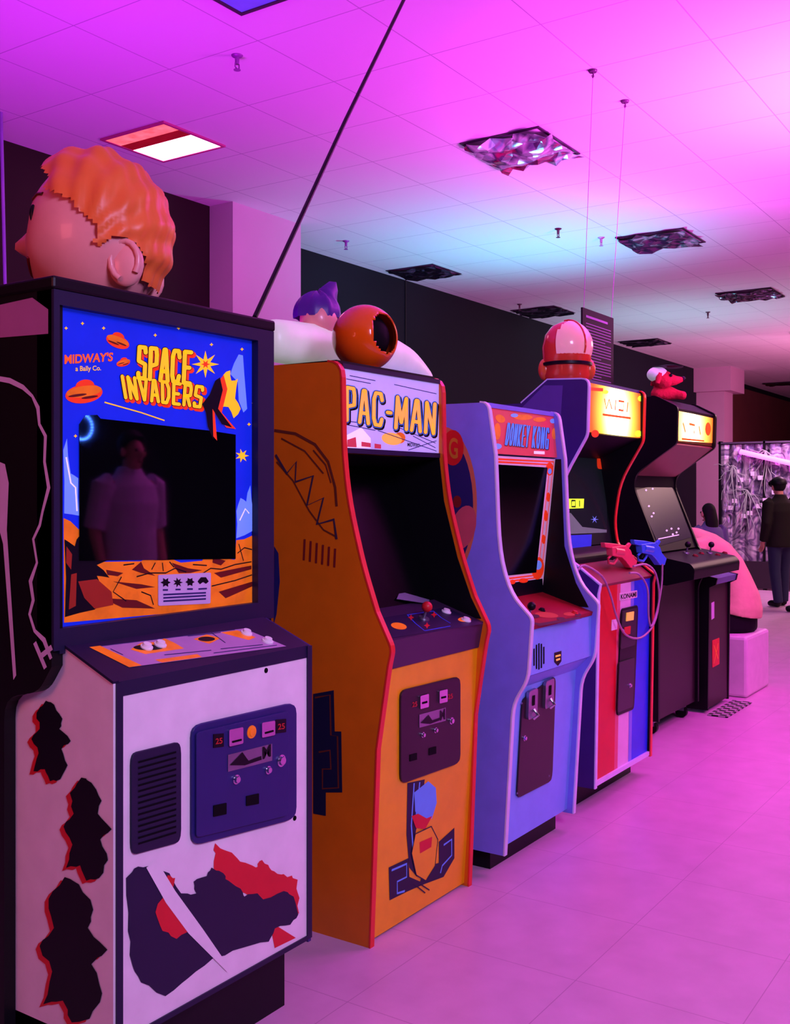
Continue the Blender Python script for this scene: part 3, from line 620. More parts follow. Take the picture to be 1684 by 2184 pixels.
for x, y in ((1112, 1500), (1178, 1452), (1102, 1692), (1170, 1655)): button(x, y, D3, STEEL, d3, 0.003, 0.003, 'bolt')
# ================================================================= CABINET 4
X0, X1 = 4.20, 4.89
c4 = thing('arcade_cabinet', 'red, white and blue arcade cabinet with a glowing yellow marquee, carrying two toy guns', 'arcade cabinet', (4.55, 2.15, 0), group=GRP)
pr = fillet([(1.80, 0.09), (1.785, 0.93), (1.775, 0.97), (1.89, 1.055), (1.965, 1.10), (1.985, 1.22), (1.955, 1.42), (1.835, 1.62), (1.828, 1.86), (2.02, 1.868), (2.15, 1.77), (2.45, 1.77), (2.5, 0.09)], {4: .04, 5: .06, 6: .08, 7: .02, 8: .03})
PURP = M('purple_laminate', (60, 34, 110), 0.45)
s4a = MB().prism(pr, X0, X0+.02).build('side_panel', PURP, c4); MB().band(pr[:len(pr)-2], X0-.001, X0+.021, .006).build('edge_trim', WTRIM, s4a)
s4b = MB().prism(pr, X1-.02, X1).build('side_panel', BLACK, c4); MB().band(pr[:len(pr)-2], X1-.021, X1+.001, .006).build('edge_trim', REDTRIM, s4b)
decal('artwork', [[(1112, 870), (1160, 822), (1200, 822), (1195, 900), (1160, 905)]], PX(X0), M('violet_print', (98, 66, 150), 0.5), s4a, 0.001)
xi, xj = X0+.02, X1-.02
MB().box(X0+.02, X1-.02, 1.895, 2.42, 0, 0.10).build('base', BLACK, c4)
fa, fb = (1.812, 0.10), (1.797, 0.955)
F4 = PP(fa, fb)
w = xj-xi
fp4 = MB().prism([fa, fb, (fb[0]+.02, fb[1]), (fa[0]+.02, fa[1])], xi, xj).build('front_panel', M('white_front', (222, 196, 215), 0.4), c4)
for a, b, mm in ((0, .36, M('strong_red_stripe', (205, 14, 18), .4)), (.36, .42, M('pink_fade', (210, 90, 110), .4)), (.62, .68, M('pale_blue_fade', (120, 130, 230), .4)), (.68, 1.0, M('strong_blue_stripe', (24, 66, 225), .4))):
    mb = MB(); n = F4[1]*0.001
    mb.poly([V3((xi+w*a, fa[0], fa[1]))+n, V3((xi+w*b, fa[0], fa[1]))+n, V3((xi+w*b, fb[0], fb[1]))+n, V3((xi+w*a, fb[0], fb[1]))+n]); mb.build('colour_stripe', mm, fp4)
MB().prism([(1.808, .095), (1.80, .095), (1.80, .115), (1.812, .115)], xi, xj).build('kick_strip', WTRIM, fp4)
lab = plate('maker_label', [(1320, 1281), (1357, 1274), (1357, 1259), (1320, 1265)], F4, WHITE, fp4, 0.002, lift=.001)
text_on('KONAMI', [(1322, 1278), (1355, 1272), (1355, 1262), (1322, 1268)], F4, LDARK, lab, 0.004, 0.02)
d4, D4 = coindoor(c4, [(1312, 1527), (1349, 1512), (1358, 1290), (1322, 1298)], F4, LDARK, [])
for q in ([(1320, 1385), (1352, 1375), (1356, 1296), (1325, 1303)], [(1314, 1520), (1347, 1507), (1351, 1402), (1318, 1412)]):
    plate('door_plate', q, D4, M('charcoal_plate', (34, 28, 40), .4), d4, 0.006, 0.08, bevel=.002)
D4b = (D4[0]+D4[1]*.006, D4[1])
plate('coin_slot', [(1334, 1325), (1349, 1322), (1350, 1304), (1335, 1307)], D4b, MGOLD, d4, .004); plate('coin_slot', [(1329, 1355), (1342, 1352), (1343, 1335), (1330, 1338)], D4b, RED, d4, .004)
button(1342, 1462, D4b, CHROME, d4, .008, .01, 'lock'); button(1328, 1345, D4b, STEEL, d4, .006, .006, 'lock')
plate('caution_card', [(1302, 1345), (1314, 1342), (1315, 1320), (1303, 1322)], F4, WHITE, fp4, .002, lift=.0015)
ka, kb = (1.785, 0.968), (1.895, 1.05)
cp4 = MB().prism([(1.80, .95), ka, kb, (1.99, 1.09), (1.99, 1.0)], xi, xj).build('control_panel', DRED, c4)
MB().prism(fillet([(1.90, 1.045), (1.905, 1.09), (1.97, 1.125), (1.99, 1.08)], {1: .02, 2: .02}), xi+.02, xj-.02).build('gun_holster', BLACK, cp4)
scq = [(1.99, 1.12), (2.06, 1.55)]
sc4 = MB().prism([scq[0], scq[1], (2.08, 1.55), (2.01, 1.12)], xi, xj).build('screen_surround', M('dark_green_print', (14, 24, 24), .4, em=.15), c4)
Z4 = PP(*scq)
plate('screen', [(1190, 1140), (1292, 1136), (1296, 962), (1190, 955)], Z4, M('dim_green_screen', (26, 36, 36), .2, em=.2, spec=.2), sc4, .002)
plate('instruction_card', [(1190, 1180), (1258, 1176), (1260, 1140), (1190, 1143)], Z4, MIDBLUE, sc4, .003, lift=.001)
plate('green_score_strip', [(1190, 1086), (1242, 1084), (1243, 1064), (1190, 1064)], Z4, GREENLIT, sc4, .002, lift=.003)
rib('score_digit', [[(1208, 1069), (1208, 1081)], [(1216, 1068), (1224, 1068), (1224, 1081), (1216, 1081), (1216, 1068)], [(1233, 1068), (1233, 1081)]], Z4, LDARK, sc4, .008, .006)
decal('screen_print', [star(1266, 1108, 9, 2, 6)], Z4, LICE, sc4, .0035); decal('screen_print', [[(1190, 1100), (1215, 1094), (1240, 1124), (1292, 1130), (1292, 1136), (1190, 1140)]], Z4, M('dim_ground_print', (100, 125, 115), .4, em=.3), sc4, .0032)
plate('red_sticker', [(1272, 1000), (1287, 1001), (1287, 966), (1272, 965)], Z4, LRED, sc4, .003, .3, lift=.002)
Q4 = PY(1.845)
g4 = on(1316, 886, Q4)-c4.location
m4 = MB().box(xi, xj, 1.845, 1.86, 1.635, 1.85).build('marquee', glow_mat('glowing_yellow_marquee', g4, .30, [(255, 252, 225), (255, 240, 165), (255, 180, 50), (225, 105, 18)], 4.6, .9), c4)
MB().prism([(1.85, 1.63), (2.07, 1.53), (2.07, 1.56), (1.86, 1.65)], xi, xj).build('marquee_shelf', BLACK, c4)
rib('marquee_print', [[(1288, 850), (1292, 872), (1298, 852), (1304, 873)], [(1312, 853), (1311, 875)], [(1318, 855), (1330, 857), (1328, 876), (1318, 874)], [(1338, 858), (1336, 879)], [(1284, 884), (1344, 892)]], Q4, M('lit_red_orange_print', (225, 80, 20), .4, em=.9), m4, .010, .001)
decal('marquee_print', [ell(1290, 836, 6, 4), ell(1365, 850, 6, 6), ell(1360, 925, 7, 7)], Q4, GREENLIT, m4, .0018)
decal('marquee_print', [[(1258, 826), (1285, 828), (1285, 835), (1258, 833)]], Q4, LRED, m4, .0015); decal('marquee_print', [ell(1268, 925, 8, 8)], Q4, LRED, m4, .0015)
MB().box(xi, xj, 1.85, 2.02, 1.845, 1.866).box(xi, xj, 2.12, 2.45, 1.75, 1.768).build('top_panel', PURP, c4)
MB().prism([(2.01, 1.866), (2.14, 1.768), (2.14, 1.75), (2.01, 1.845)], xi, xj).build('sloped_top', PURP, c4)
MB().box(xi, xj, 2.41, 2.44, .1, 1.76).build('back_panel', BLACK, c4)
def gun(label, mat, ox, oy, cable):
    pl = PY(1.835); base = on(ox+35, oy+60, pl)
    g = thing('light_gun', label, 'toy gun', tuple(base), group='toy guns on the cabinet')
    def sp(poly, th, name, m, par, dy=0.0):
        return MB().slab([on(ox+x, oy+y, pl)+V3((0, dy, 0)) for x, y in poly], V3((0, -th, 0))).build(name, m, par, bevel=.003)
    sp([(14, 14), (44, 10), (54, 20), (58, 32), (68, 44), (64, 58), (54, 58), (44, 44), (36, 36), (16, 32)], .032, 'frame', mat, g, .016)
    sp([(0, 4), (22, 6), (44, 10), (44, 18), (22, 18), (2, 14)], .022, 'barrel', mat, g, .011)
    MB().tube([on(ox+22, oy+22, pl), on(ox+40, oy+25, pl)], .022, 14).build('cylinder', mat, g, smooth=True)
    MB().tube([on(ox+x, oy+y, pl) for x, y in ((20, 30), (12, 38), (14, 48), (24, 50), (30, 42), (32, 34))], .006, 8).build('trigger_guard', mat, g, smooth=True)
    sp([(22, 32), (25, 34), (23, 42), (20, 42)], .008, 'trigger', BLACK, g, .004)
    sp([(50, 10), (56, 4), (60, 8), (54, 18)], .012, 'hammer', mat, g, .006)
    MB().tube(cable, .005, 8).build('cable', M('pale_cable', (165, 120, 155), .4), g, smooth=True)
PF = PY(1.765)
def path(pts, pl, n=4):
    P = [on(x, y, pl) for x, y in pts]; out = []
    for i in range(len(P)-1):
        a, b, c, d = P[max(i-1, 0)], P[i], P[i+1], P[min(i+2, len(P)-1)]
        for k in range(n):
            t = k/n; out.append(0.5*((2*b)+(c-a)*t+(2*a-5*b+4*c-d)*t*t+(3*b-a-3*c+d)*t**3))
    return out+[P[-1]]
gun('pink-red toy revolver resting on the cabinet, cable looping below', M('pink_red_plastic', (225, 75, 95), .35), 1284, 1153, path([(1350, 1208), (1378, 1204), (1398, 1225), (1405, 1275), (1394, 1330), (1366, 1360), (1334, 1354), (1315, 1318), (1300, 1265), (1282, 1228), (1246, 1206), (1232, 1216)], PF))
gun('blue toy revolver resting on the cabinet beside the pink one', M('blue_plastic', (50, 115, 225), .35), 1347, 1147, path([(1412, 1203), (1410, 1250), (1400, 1305), (1388, 1336), (1382, 1310), (1380, 1255), (1362, 1225), (1342, 1222)], PF))
# ================================================================= CABINET 5
X0, X1 = 5.62, 6.33
c5 = thing('arcade_cabinet', 'black arcade cabinet on casters with a lit yellow marquee and dim lit screen', 'arcade cabinet', (5.97, 2.35, 0), group=GRP)
pr = fillet([(2.03, 0.09), (2.03, 0.80), (1.99, 0.88), (2.0, 1.0), (2.03, 1.04), (2.175, 1.40), (2.16, 1.48), (1.926, 1.64), (1.92, 1.84), (2.046, 1.905), (2.6, 1.905), (2.65, 0.09)], {1: .03, 5: .05, 6: .05, 7: .02, 8: .02, 9: .02})
for a, b in ((X0, X0+.02), (X1-.02, X1)):
    s = MB().prism(pr, a, b).build('side_panel', BLACK, c5); MB().band(pr[:len(pr)-2], a-.001, b+.001, .005).build('edge_trim', BLACK, s)
xi, xj = X0+.02, X1-.02
DKW = M('dark_stained_panel', (34, 22, 26), .45)
MB().box(xi, xj, 2.045, 2.06, .09, .86).build('front_panel', DKW, c5)
MB().box(xi, xj, 2.06, 2.62, .085, .10).build('bottom_panel', BLACK, c5)
for x in (X0+.1, X1-.1):
    for y in (2.1, 2.55):
        o = MB().cyl((x-.015, y, .035), (x+.015, y, .035), .035, .035, 18).build('caster', BLACK, c5, smooth=True)
        MB().box(x-.025, x+.025, y-.02, y+.02, .045, .086).build('caster_bracket', STEEL, o)
cp5 = MB().prism(fillet([(1.80, .90), (1.795, .955), (1.82, .985), (2.06, 1.03), (2.06, .87), (1.95, .86)], {1: .015, 2: .015}), X0-.08, X1+.06).build('control_panel', BLACK, c5, bevel=.004)
K5 = PP((1.82, .985), (2.06, 1.03))
for x, y in ((1463, 1180), (1513, 1180)): joystick(x, y, K5, BLACK, cp5, .04, .018)
for x, y in ((1482, 1186), (1495, 1181), (1530, 1184), (1545, 1180)): button(x, y, K5, DRED, cp5, .013, .01)
za, zb = (2.035, 1.035), (2.178, 1.41)
sc5 = MB().prism([za, zb, (zb[0]+.02, zb[1]), (za[0]+.02, za[1])], xi, xj).build('screen_surround', BLACK, c5)
Z5 = PP(za, zb)
s5 = plate('screen', [(1404, 1165), (1474, 1146), (1427, 1028), (1352, 1046)], Z5, SCRG, sc5, .003, .04)
decal('screen_dot', [ell(x, y, 2.2, 2.2, 0, 8) for x, y in ((1382, 1080), (1392, 1095), (1388, 1102), (1376, 1046), (1390, 1043), (1420, 1132), (1430, 1128), (1441, 1136), (1433, 1140), (1445, 1128))] + [[(1402, 1149), (1446, 1140), (1446, 1142), (1402, 1151)]], Z5, LWHITE, s5, .004)
MB().prism([(2.165, 1.465), (1.935, 1.635), (1.95, 1.65), (2.18, 1.48)], xi, xj).build('hood_underside', M('brown_lit_hood', (120, 70, 55), .4), c5)  # brown colour stands in for light falling on the underside
MB().box(xi, xj, 2.17, 2.2, 1.40, 1.50).build('speaker_strip', BLACK, c5)
qa, qb = (1.94, 1.65), (1.935, 1.835)
m5 = MB().prism([qa, qb, (1.955, 1.835), (1.96, 1.65)], xi, xj).build('marquee', M('dark_marquee_border', (90, 55, 20), .4, em=.2), c5)
Q5 = PP(qa, qb)
g5 = on(1474, 914, Q5)-c5.location
plate('lit_sign', [(1446, 940), (1522, 945), (1524, 893), (1446, 876)], Q5, glow_mat('glowing_amber_sign', g5, .40, [(255, 250, 215), (255, 232, 140), (255, 180, 60), (235, 115, 22)], 4.2, 1.2), m5, .002)
decal('marquee_print', [ell(1508, 915, 6, 14)], Q5, LORANGE, m5, .0035); decal('marquee_print', [[(1452, 934), (1500, 939), (1500, 942), (1452, 938)]], Q5, LORANGE, m5, .0035)
rib('marquee_print', [[(1455, 902), (1460, 922)], [(1468, 904), (1480, 907), (1478, 925)], [(1489, 909), (1492, 927)]], Q5, M('lit_amber_bar', (240, 110, 30), .4, em=1.0), m5, .014, .003)
MB().prism([(1.925, 1.835), (2.046, 1.90), (2.6, 1.90), (2.6, 1.885), (2.05, 1.885), (1.935, 1.82)], xi, xj).build('top_panel', BLACK, c5)
MB().box(xi, xj, 2.58, 2.61, .1, 1.89).build('back_panel', BLACK, c5)
# ================================================================= CABINET 6
X0, X1 = 6.42, 6.87
c6 = thing('arcade_cabinet', 'low dark arcade cabinet with a red square sticker, beside the white cube seat', 'arcade cabinet', (6.65, 2.25, 0), group=GRP)
pr = [(2.0, 0.02), (1.99, .78), (1.95, .80), (1.94, .84), (2.36, .92), (2.44, 1.45), (2.7, 1.45), (2.7, .02)]
for a, b in ((X0, X0+.018), (X1-.018, X1)): MB().prism(pr, a, b).build('side_panel', BLACK, c6)
fp6 = MB().box(X0+.018, X1-.018, 2.005, 2.02, .03, .79).build('front_panel', M('dark_brown_panel', (46, 26, 30), .45), c6)
MB().prism([(1.955, .80), (1.945, .838), (2.36, .916), (2.36, .8)], X0+.018, X1-.018).build('control_panel', M('blue_grey_panel', (70, 90, 130), .4), c6)
MB().prism([(2.365, .92), (2.445, 1.44), (2.46, 1.44), (2.39, .92)], X0+.018, X1-.018).build('screen', BLACKG, c6)
MB().box(X0+.018, X1-.018, 2.44, 2.7, 1.43, 1.448).build('top_panel', BLACK, c6)
P6 = PY(2.005)
st6 = plate('red_sticker', Q(1518, 1366, 1360, 1533, 1424, 1416), P6, RED, fp6, .002, .05)
rib('print_line', [[(1521, 1415), (1530, 1372)], [(1521, 1376), (1530, 1405)]], P6, LORANGE, st6, .008, .003)
plate('grey_label', Q(1516, 1286, 1283, 1522, 1322, 1318), P6, LILAC, fp6, .002)
cm = M('checker_mat', (225, 215, 220), .7)
n = cm.node_tree.nodes; ck = n.new('ShaderNodeTexChecker'); ck.inputs['Scale'].default_value = 24
ck.inputs['Color1'].default_value = lin((170, 155, 165)); ck.inputs['Color2'].default_value = lin((25, 20, 28))
tcn = n.new('ShaderNodeTexCoord'); cm.node_tree.links.new(tcn.outputs['Object'], ck.inputs['Vector']); cm.node_tree.links.new(ck.outputs['Color'], n['Principled BSDF'].inputs['Base Color'])
tag(MB().box(6.36, 6.90, 1.86, 1.985, 0.001, .008).build('floor_mat', cm), 'small black and white checked mat on the floor before the low cabinet', 'mat')
# ================================================================= SCULPTURES ON TOP
ang = math.atan2(.829, -.559)
hd = thing('head_sculpture', 'large sculpted head with wavy orange hair standing on the nearest cabinet', 'sculpture', (1.87, 2.22, 1.849), ang, local=True)
SKIN = M('pink_glossy_skin', (242, 158, 155), .35, coat=.2); HAIR = M('orange_sculpted_hair', (240, 114, 52), .4)
def gs(d, c, s): return math.exp(-((d-V3(c).normalized()).length/s)**2)
HC = V3((0, 0, .205)); HR = (.185, .165, .205)
def headfn(d, p):
    k = 1+.24*gs(d, (1, 0, -.10), .13)-.04*gs(d, (1, 0, .14), .2)+.10*gs(d, (.8, 0, -.68), .3)+.05*(gs(d, (.8, .5, -.3), .3)+gs(d, (.8, -.5, -.3), .3))-.05*gs(d, (.95, .3, .10), .14)-.05*gs(d, (.95, -.3, .10), .14)-.05*gs(d, (1, 0, -.42), .09)
    q = p*k
    if q.z < -.19: q.z = -.19-(q.z+.19)*.1
    return q
def hs(d, e=0.0):
    d = V3(d).normalized(); return HC+headfn(d, V3((d.x*HR[0], d.y*HR[1], d.z*HR[2])))*(1+e)
MB().ball(HC, HR, 72, headfn).build('head', SKIN, hd, smooth=True)
def hairfn(d, p):
    w = math.sin(15*math.atan2(d.z+.35*abs(d.y), d.x+.001)+4*abs(d.y))*.6+math.sin(24*d.y+11*d.x+6*d.z)*.4
    k = 1.07+.04*w+.13*gs(d, (.5, .2, .85), .3)+.06*gs(d, (-.1, .3, .9), .25)
    q = p*k
    if q.z < -.2: q.z = -.2
    return q
MB().ball(HC+V3((0, 0, .003)), HR, 108, hairfn, keep=lambda d: d.x < d.z-.06+.10*math.sin(8*d.z+4.4)+.05*math.sin(19*d.z) and d.z > -.93 and not (abs(d.y) > .35 and (d.x+.50)**2+(d.z+.42)**2 < .06)).build('hair', HAIR, hd, smooth=True)
hr = hd.children[-1]; so = hr.modifiers.new('solid', 'SOLIDIFY'); so.thickness = .02; so.offset = -1
for sy in (1, -1):
    ec = hs((-.50, .62*sy, -.42))
    MB().ball(ec, (.046, .022, .06), 20).build('ear', SKIN, hd, smooth=True)
    MB().tube([ec+V3((.036*math.cos(a), sy*.018, .005+.05*math.sin(a))) for a in [math.radians(-70+k*24) for k in range(13)]], .008, 8).build('ear_rim', SKIN, hd, smooth=True)
    MB().ball(hs((.76, .60*sy, .18), -.01), (.009, .006, .024), 14).build('eye', LDARK, hd, smooth=True)
    MB().tube([hs((.86, .44*sy, .42), .0), hs((.76, .58*sy, .47), .0), hs((.62, .70*sy, .42), .0)], .005, 8).build('eyebrow', BROWN, hd, smooth=True)
mo = MB()
up_ = [hs((.86, t, -.34+.10*t*t), .006) for t in [-.5+k*.1 for k in range(11)]]; lo_ = [hs((.86, t, -.48+.52*t*t), .006) for t in [-.5+k*.1 for k in range(11)]]
for i in range(10): mo.poly([up_[i], up_[i+1], lo_[i+1], lo_[i]])
mo.build('mouth', M('white_teeth', (245, 225, 225), .3), hd)
MB().tube(lo_, .005, 8).build('lip', DRED, hd, smooth=True)
bl = thing('ball_sculpture', 'glossy orange ball with a dark round opening on the orange cabinet', 'sculpture', (2.87, 2.06, 1.78), 0)
OGL = M('glossy_orange_plastic', (242, 92, 14), .15, coat=.5)
bc = V3((2.87, 2.06, 1.893)); opd = (-FW*.56+RT*.76+UP*.10).normalized()
MB().ball(bc, .112, 64, keep=lambda d: d.dot(opd) < .78).build('shell', OGL, bl, smooth=True)
sh = bl.children[0]; so = sh.modifiers.new('solid', 'SOLIDIFY'); so.thickness = .006; so.offset = -1
MB().ball(bc, .084, 32).build('dark_inside', DARKSLOT, bl, smooth=True)
MB().cyl((2.87, 2.06, 1.781), (2.87, 2.06, 1.80), .05, .04, 24).build('foot', OGL, bl)
def skin_mesh(Vs, Es, Rs, lv=2):
    me = bpy.data.meshes.new('sk'); me.from_pydata([tuple(v) for v in Vs], Es, []); o = bpy.data.objects.new('sk', me); C.objects.link(o)
    o.modifiers.new('s', 'SKIN')
    for i, sv in enumerate(me.skin_vertices[0].data):
        r = Rs[i]; sv.radius = r if isinstance(r, tuple) else (r, r); sv.use_root = (i == 0)
    sb = o.modifiers.new('u', 'SUBSURF'); sb.levels = lv; sb.render_levels = lv
    bpy.context.view_layer.update()
    out = bpy.data.meshes.new_from_object(o.evaluated_get(bpy.context.evaluated_depsgraph_get()))
    bpy.data.objects.remove(o); return out
def skin_obj(name, Vs, Es, Rs, mat, parent, lv=2):
    r = rootof(parent); loc = V3((0, 0, 0)) if r.name in LOCAL else r.location.copy()
    me = skin_mesh([V3(v)-loc for v in Vs], Es, Rs, lv); me.name = name
    me.materials.clear(); me.materials.append(mat)
    for p in me.polygons: p.use_smooth = True
    o = bpy.data.objects.new(name, me); C.objects.link(o); o.parent = parent; return o
pl = PY(2.4)
rf = thing('reclining_figure', 'white reclining figure with purple hair lying behind the orange ball', 'sculpture', (3.0, 2.4, 1.787))
WGL = M('white_glossy_figure', (225, 232, 215), .35, em=.25)  # greenish-white light on the figure is put in as a faint glow
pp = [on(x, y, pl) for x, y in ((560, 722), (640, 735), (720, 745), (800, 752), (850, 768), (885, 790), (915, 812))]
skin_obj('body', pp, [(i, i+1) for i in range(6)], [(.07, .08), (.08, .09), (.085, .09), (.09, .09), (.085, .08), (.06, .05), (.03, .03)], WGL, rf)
hc = on(680, 690, pl)
PURH = M('purple_hair', (78, 36, 140), .4)
MB().ball(hc+V3((0, 0, .01)), (.075, .07, .08), 24).build('head', SKIN, rf, smooth=True)
MB().ball(hc+V3((.01, .015, .035)), (.09, .085, .085), 28, lambda d, p: p*(1+.75*gs(d, (.5, -.2, 1), .3)+.06*math.sin(9*math.atan2(d.y, d.x))), keep=lambda d: d.z > -.15 or d.x > .35).build('hair', PURH, rf, smooth=True)
MB().ball(hc+V3((.035, -.072, -.005)), (.015, .01, .022), 14).build('ear', SKIN, rf, smooth=True)
hp = V3((4.36, 2.0, 1.868))
hm = thing('helmet_sculpture', 'glossy red and pink rounded helmet-like figure on the yellow-marquee gun cabinet', 'sculpture', tuple(hp))
RGL = M('glossy_red_plastic', (228, 75, 50), .2, coat=.5); PGL = M('glossy_pink_plastic', (250, 175, 175), .2, coat=.5, em=.25)  # pink light on the visor is put in as a slight glow
MB().lathe(hp, [(.095, 0), (.105, .03), (.10, .06), (.108, .10), (.112, .16), (.10, .215), (.07, .255), (.03, .275), (.002, .279)], 36).build('dome', RGL, hm, smooth=True)
vd = (-FW*.8+RT*.55).normalized()
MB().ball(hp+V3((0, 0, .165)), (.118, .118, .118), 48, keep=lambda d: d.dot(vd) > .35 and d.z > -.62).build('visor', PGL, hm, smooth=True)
MB().lathe(hp+V3((0, 0, .072)), [(.10, 0), (.114, .004), (.114, .016), (.10, .02)], 36).build('dark_band', LDARK, hm, smooth=True)
MB().tube([hp+V3((0, 0, .165))+(vd*math.cos(a)+UP*math.sin(a))*.119 for a in [math.radians(-20+k*13) for k in range(10)]], .005, 8).build('crest', RGL, hm, smooth=True)
for s in (1, -1): MB().ball(hp+RT*.1*s+V3((0, 0, .06)), (.03, .03, .05), 18).build('side_lobe', M('glossy_orange', (235, 110, 50), .25), hm, smooth=True)
tp = V3((5.93, 2.12, 1.907))
pt = thing('plush_toy', 'red plush animal toy with white cap and dark brim on the black cabinet', 'toy', tuple(tp))
PLR = M('red_plush', (205, 45, 60), .9, bump=.4, scale=60); PLW = M('white_cloth', (225, 240, 240), .8, em=.2)  # the white cloth is given a slight glow to look lit
skin_obj('body', [tp+V3((.02, 0, .05)), tp+V3((.12, .02, .05)), tp+V3((.0, -.03, .10)), tp+RT*.09+V3((0, 0, .035)), tp-RT*.06-FW*.05+V3((0, 0, .03)), tp+RT*.14-FW*.03+V3((0, 0, .025))], [(0, 1), (0, 2), (0, 3), (0, 4), (3, 5)], [(.05, .05), (.045, .045), (.045, .045), (.03, .03), (.028, .028), (.025, .025)], PLR, pt)
hc = tp-FW*.03+V3((0, 0, .12))
MB().ball(hc, (.062, .06, .056), 24).build('head', PLR, pt, smooth=True)
sn = MB().tube([hc+RT*.03, hc+RT*.08-UP*.004, hc+RT*.115+UP*.002], [.042, .026, .014], 16).build('snout', PLR, pt, smooth=True)
MB().ball(hc+RT*.12+UP*.006, .014, 14).build('nose', LDARK, sn, smooth=True)
for s in (1, -1):
    MB().ball(hc+RT*.035-FW*.052*s+UP*.02, .01, 12).build('eye', LDARK, pt, smooth=True)
    MB().tube([hc-RT*.03-FW*.045*s+UP*.03, hc-RT*.045-FW*.06*s-UP*.03], [.02, .012], 12).build('ear', PLR, pt, smooth=True)
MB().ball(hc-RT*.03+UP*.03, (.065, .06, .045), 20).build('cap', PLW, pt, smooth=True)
MB().lathe(hc+RT*.03+UP*.068, [(.001, 0), (.085, .002), (.09, .006), (.04, .014), (.001, .015)], 24).build('brim', LDARK, pt, smooth=True)
# ================================================================= HANGING SIGN
sg = thing('hanging_sign', 'dark maroon text panel hung from the ceiling on two strings', 'sign', (5.16, 2.19, 1.885))
bd = MB().box(4.955, 5.365, 2.185, 2.195, 1.885, 2.318).build('board', M('maroon_board', (30, 14, 28), .6, spec=.15), sg)
mb = MB()
for r in range(22):
    z = 2.24-r*.0155; e = 5.325-(random.uniform(.02, .14) if r % 6 == 5 else .0)
    mb.poly([(4.995, 2.1835, z), (e, 2.1835, z), (e, 2.1835, z+.0042), (4.995, 2.1835, z+.0042)])
mb.poly([(4.995, 2.1835, 2.272), (5.28, 2.1835, 2.272), (5.28, 2.1835, 2.284), (4.995, 2.1835, 2.284)])
mb.build('printed_lines', M('pale_print', (140, 110, 155), .6), bd)
STR = M('pale_string', (190, 100, 190), .6)
for a, b in (((5.073, 2.18, CZ-.03), (4.98, 2.19, 2.31)), ((5.568, 2.20, CZ-.03), (5.345, 2.19, 2.31))):
    s = MB().tube([a, b], .0015, 6).build('string', STR, sg)
    MB().lathe((a[0], a[1], CZ-.012), [(.02, 0), (.024, .006), (.024, .0119)], 14).tube([V3((a[0], a[1], CZ-.012)), V3((a[0]+.01, a[1], CZ-.03)), V3((a[0], a[1], CZ-.04)), V3((a[0]-.01, a[1], CZ-.03))], .004, 6).build('hook', M('dark_hook', (90, 40, 90), .4), s)
tag(MB().tube([V3((2.19, 1.95, 1.858)), V3((2.9, 2.165, 2.66)), V3((3.735, 2.42, CZ))], .0075, 8).build('cable', BLACK), 'black cable stretched from the nearest cabinet top up to the ceiling', 'cable')
tag(MB().tube([V3((3.72, 5.26, CZ)), V3((3.76, 5.28, 2.6)), V3((3.86, 5.3, 1.5)), V3((3.9, 5.35, .02))], .010, 8).build('cable', M('lilac_cord', (150, 95, 190), .5)), 'pale lilac cord hanging from the ceiling at the far left', 'cable')
# ================================================================= CEILING FITTINGS
FOIL = foil_mat('crumpled_foil', [(40, 16, 52), (225, 40, 130), (110, 95, 140), (250, 240, 252), (175, 225, 240), (205, 60, 170)], 2.4, .2, .6, .5)  # magenta reflections, silver highlights and cyan glints are painted into the ramp
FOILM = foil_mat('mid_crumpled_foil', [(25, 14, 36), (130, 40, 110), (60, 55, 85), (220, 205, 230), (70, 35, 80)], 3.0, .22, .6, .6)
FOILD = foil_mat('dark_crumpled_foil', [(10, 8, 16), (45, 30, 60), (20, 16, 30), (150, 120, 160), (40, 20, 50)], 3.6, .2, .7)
FRAME = M('dark_vent_frame', (60, 30, 62), .5)
def foil(label, x0, x1, y0, y1, m, jz=.02, sag=0.0):
    t = thing('foil_covered_vent', label, 'ceiling vent', ((x0+x1)/2, (y0+y1)/2, CZ-.012), group='foil covered ceiling vents')
    fr = MB()
    for a, b, c, d in ((x0, x1, y0, y0+.02), (x0, x1, y1-.02, y1), (x0, x0+.02, y0+.02, y1-.02), (x1-.02, x1, y0+.02, y1-.02)): fr.box(a, b, c, d, CZ-.008, CZ-.0005)
    fr.build('frame', FRAME, t)
    mb = MB(); n = 8; g = []
    for i in range(n+1):
        row = []
        for k in range(n+1):
            e = i in (0, n) or k in (0, n)
            row.append(mb.v((x0+(x1-x0)*(i+(0 if e else random.uniform(-.3, .3)))/n+(random.uniform(-.03, .03) if e else 0), y0+(y1-y0)*(k+(0 if e else random.uniform(-.3, .3)))/n+(random.uniform(-.03, .03) if e else 0), CZ-.010-random.uniform(0, jz)-sag*math.sin(math.pi*i/n)*math.sin(math.pi*k/n))))
        g.append(row)
    for i in range(n):
        for k in range(n):
            mb.face([g[i][k], g[i+1][k], g[i+1][k+1]]); mb.face([g[i][k], g[i+1][k+1], g[i][k+1]])
    mb.build('foil_sheet', m, t)
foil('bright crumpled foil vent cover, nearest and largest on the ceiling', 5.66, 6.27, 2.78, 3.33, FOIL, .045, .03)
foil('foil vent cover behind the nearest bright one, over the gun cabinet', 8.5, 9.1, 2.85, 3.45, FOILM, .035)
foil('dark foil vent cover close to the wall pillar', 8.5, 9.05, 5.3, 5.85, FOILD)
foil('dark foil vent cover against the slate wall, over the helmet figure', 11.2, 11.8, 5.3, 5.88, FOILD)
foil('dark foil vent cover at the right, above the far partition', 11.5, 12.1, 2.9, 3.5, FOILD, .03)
foil('far dark foil vent cover just right of the hanging sign', 14.4, 15.0, 5.2, 5.8, FOILD)
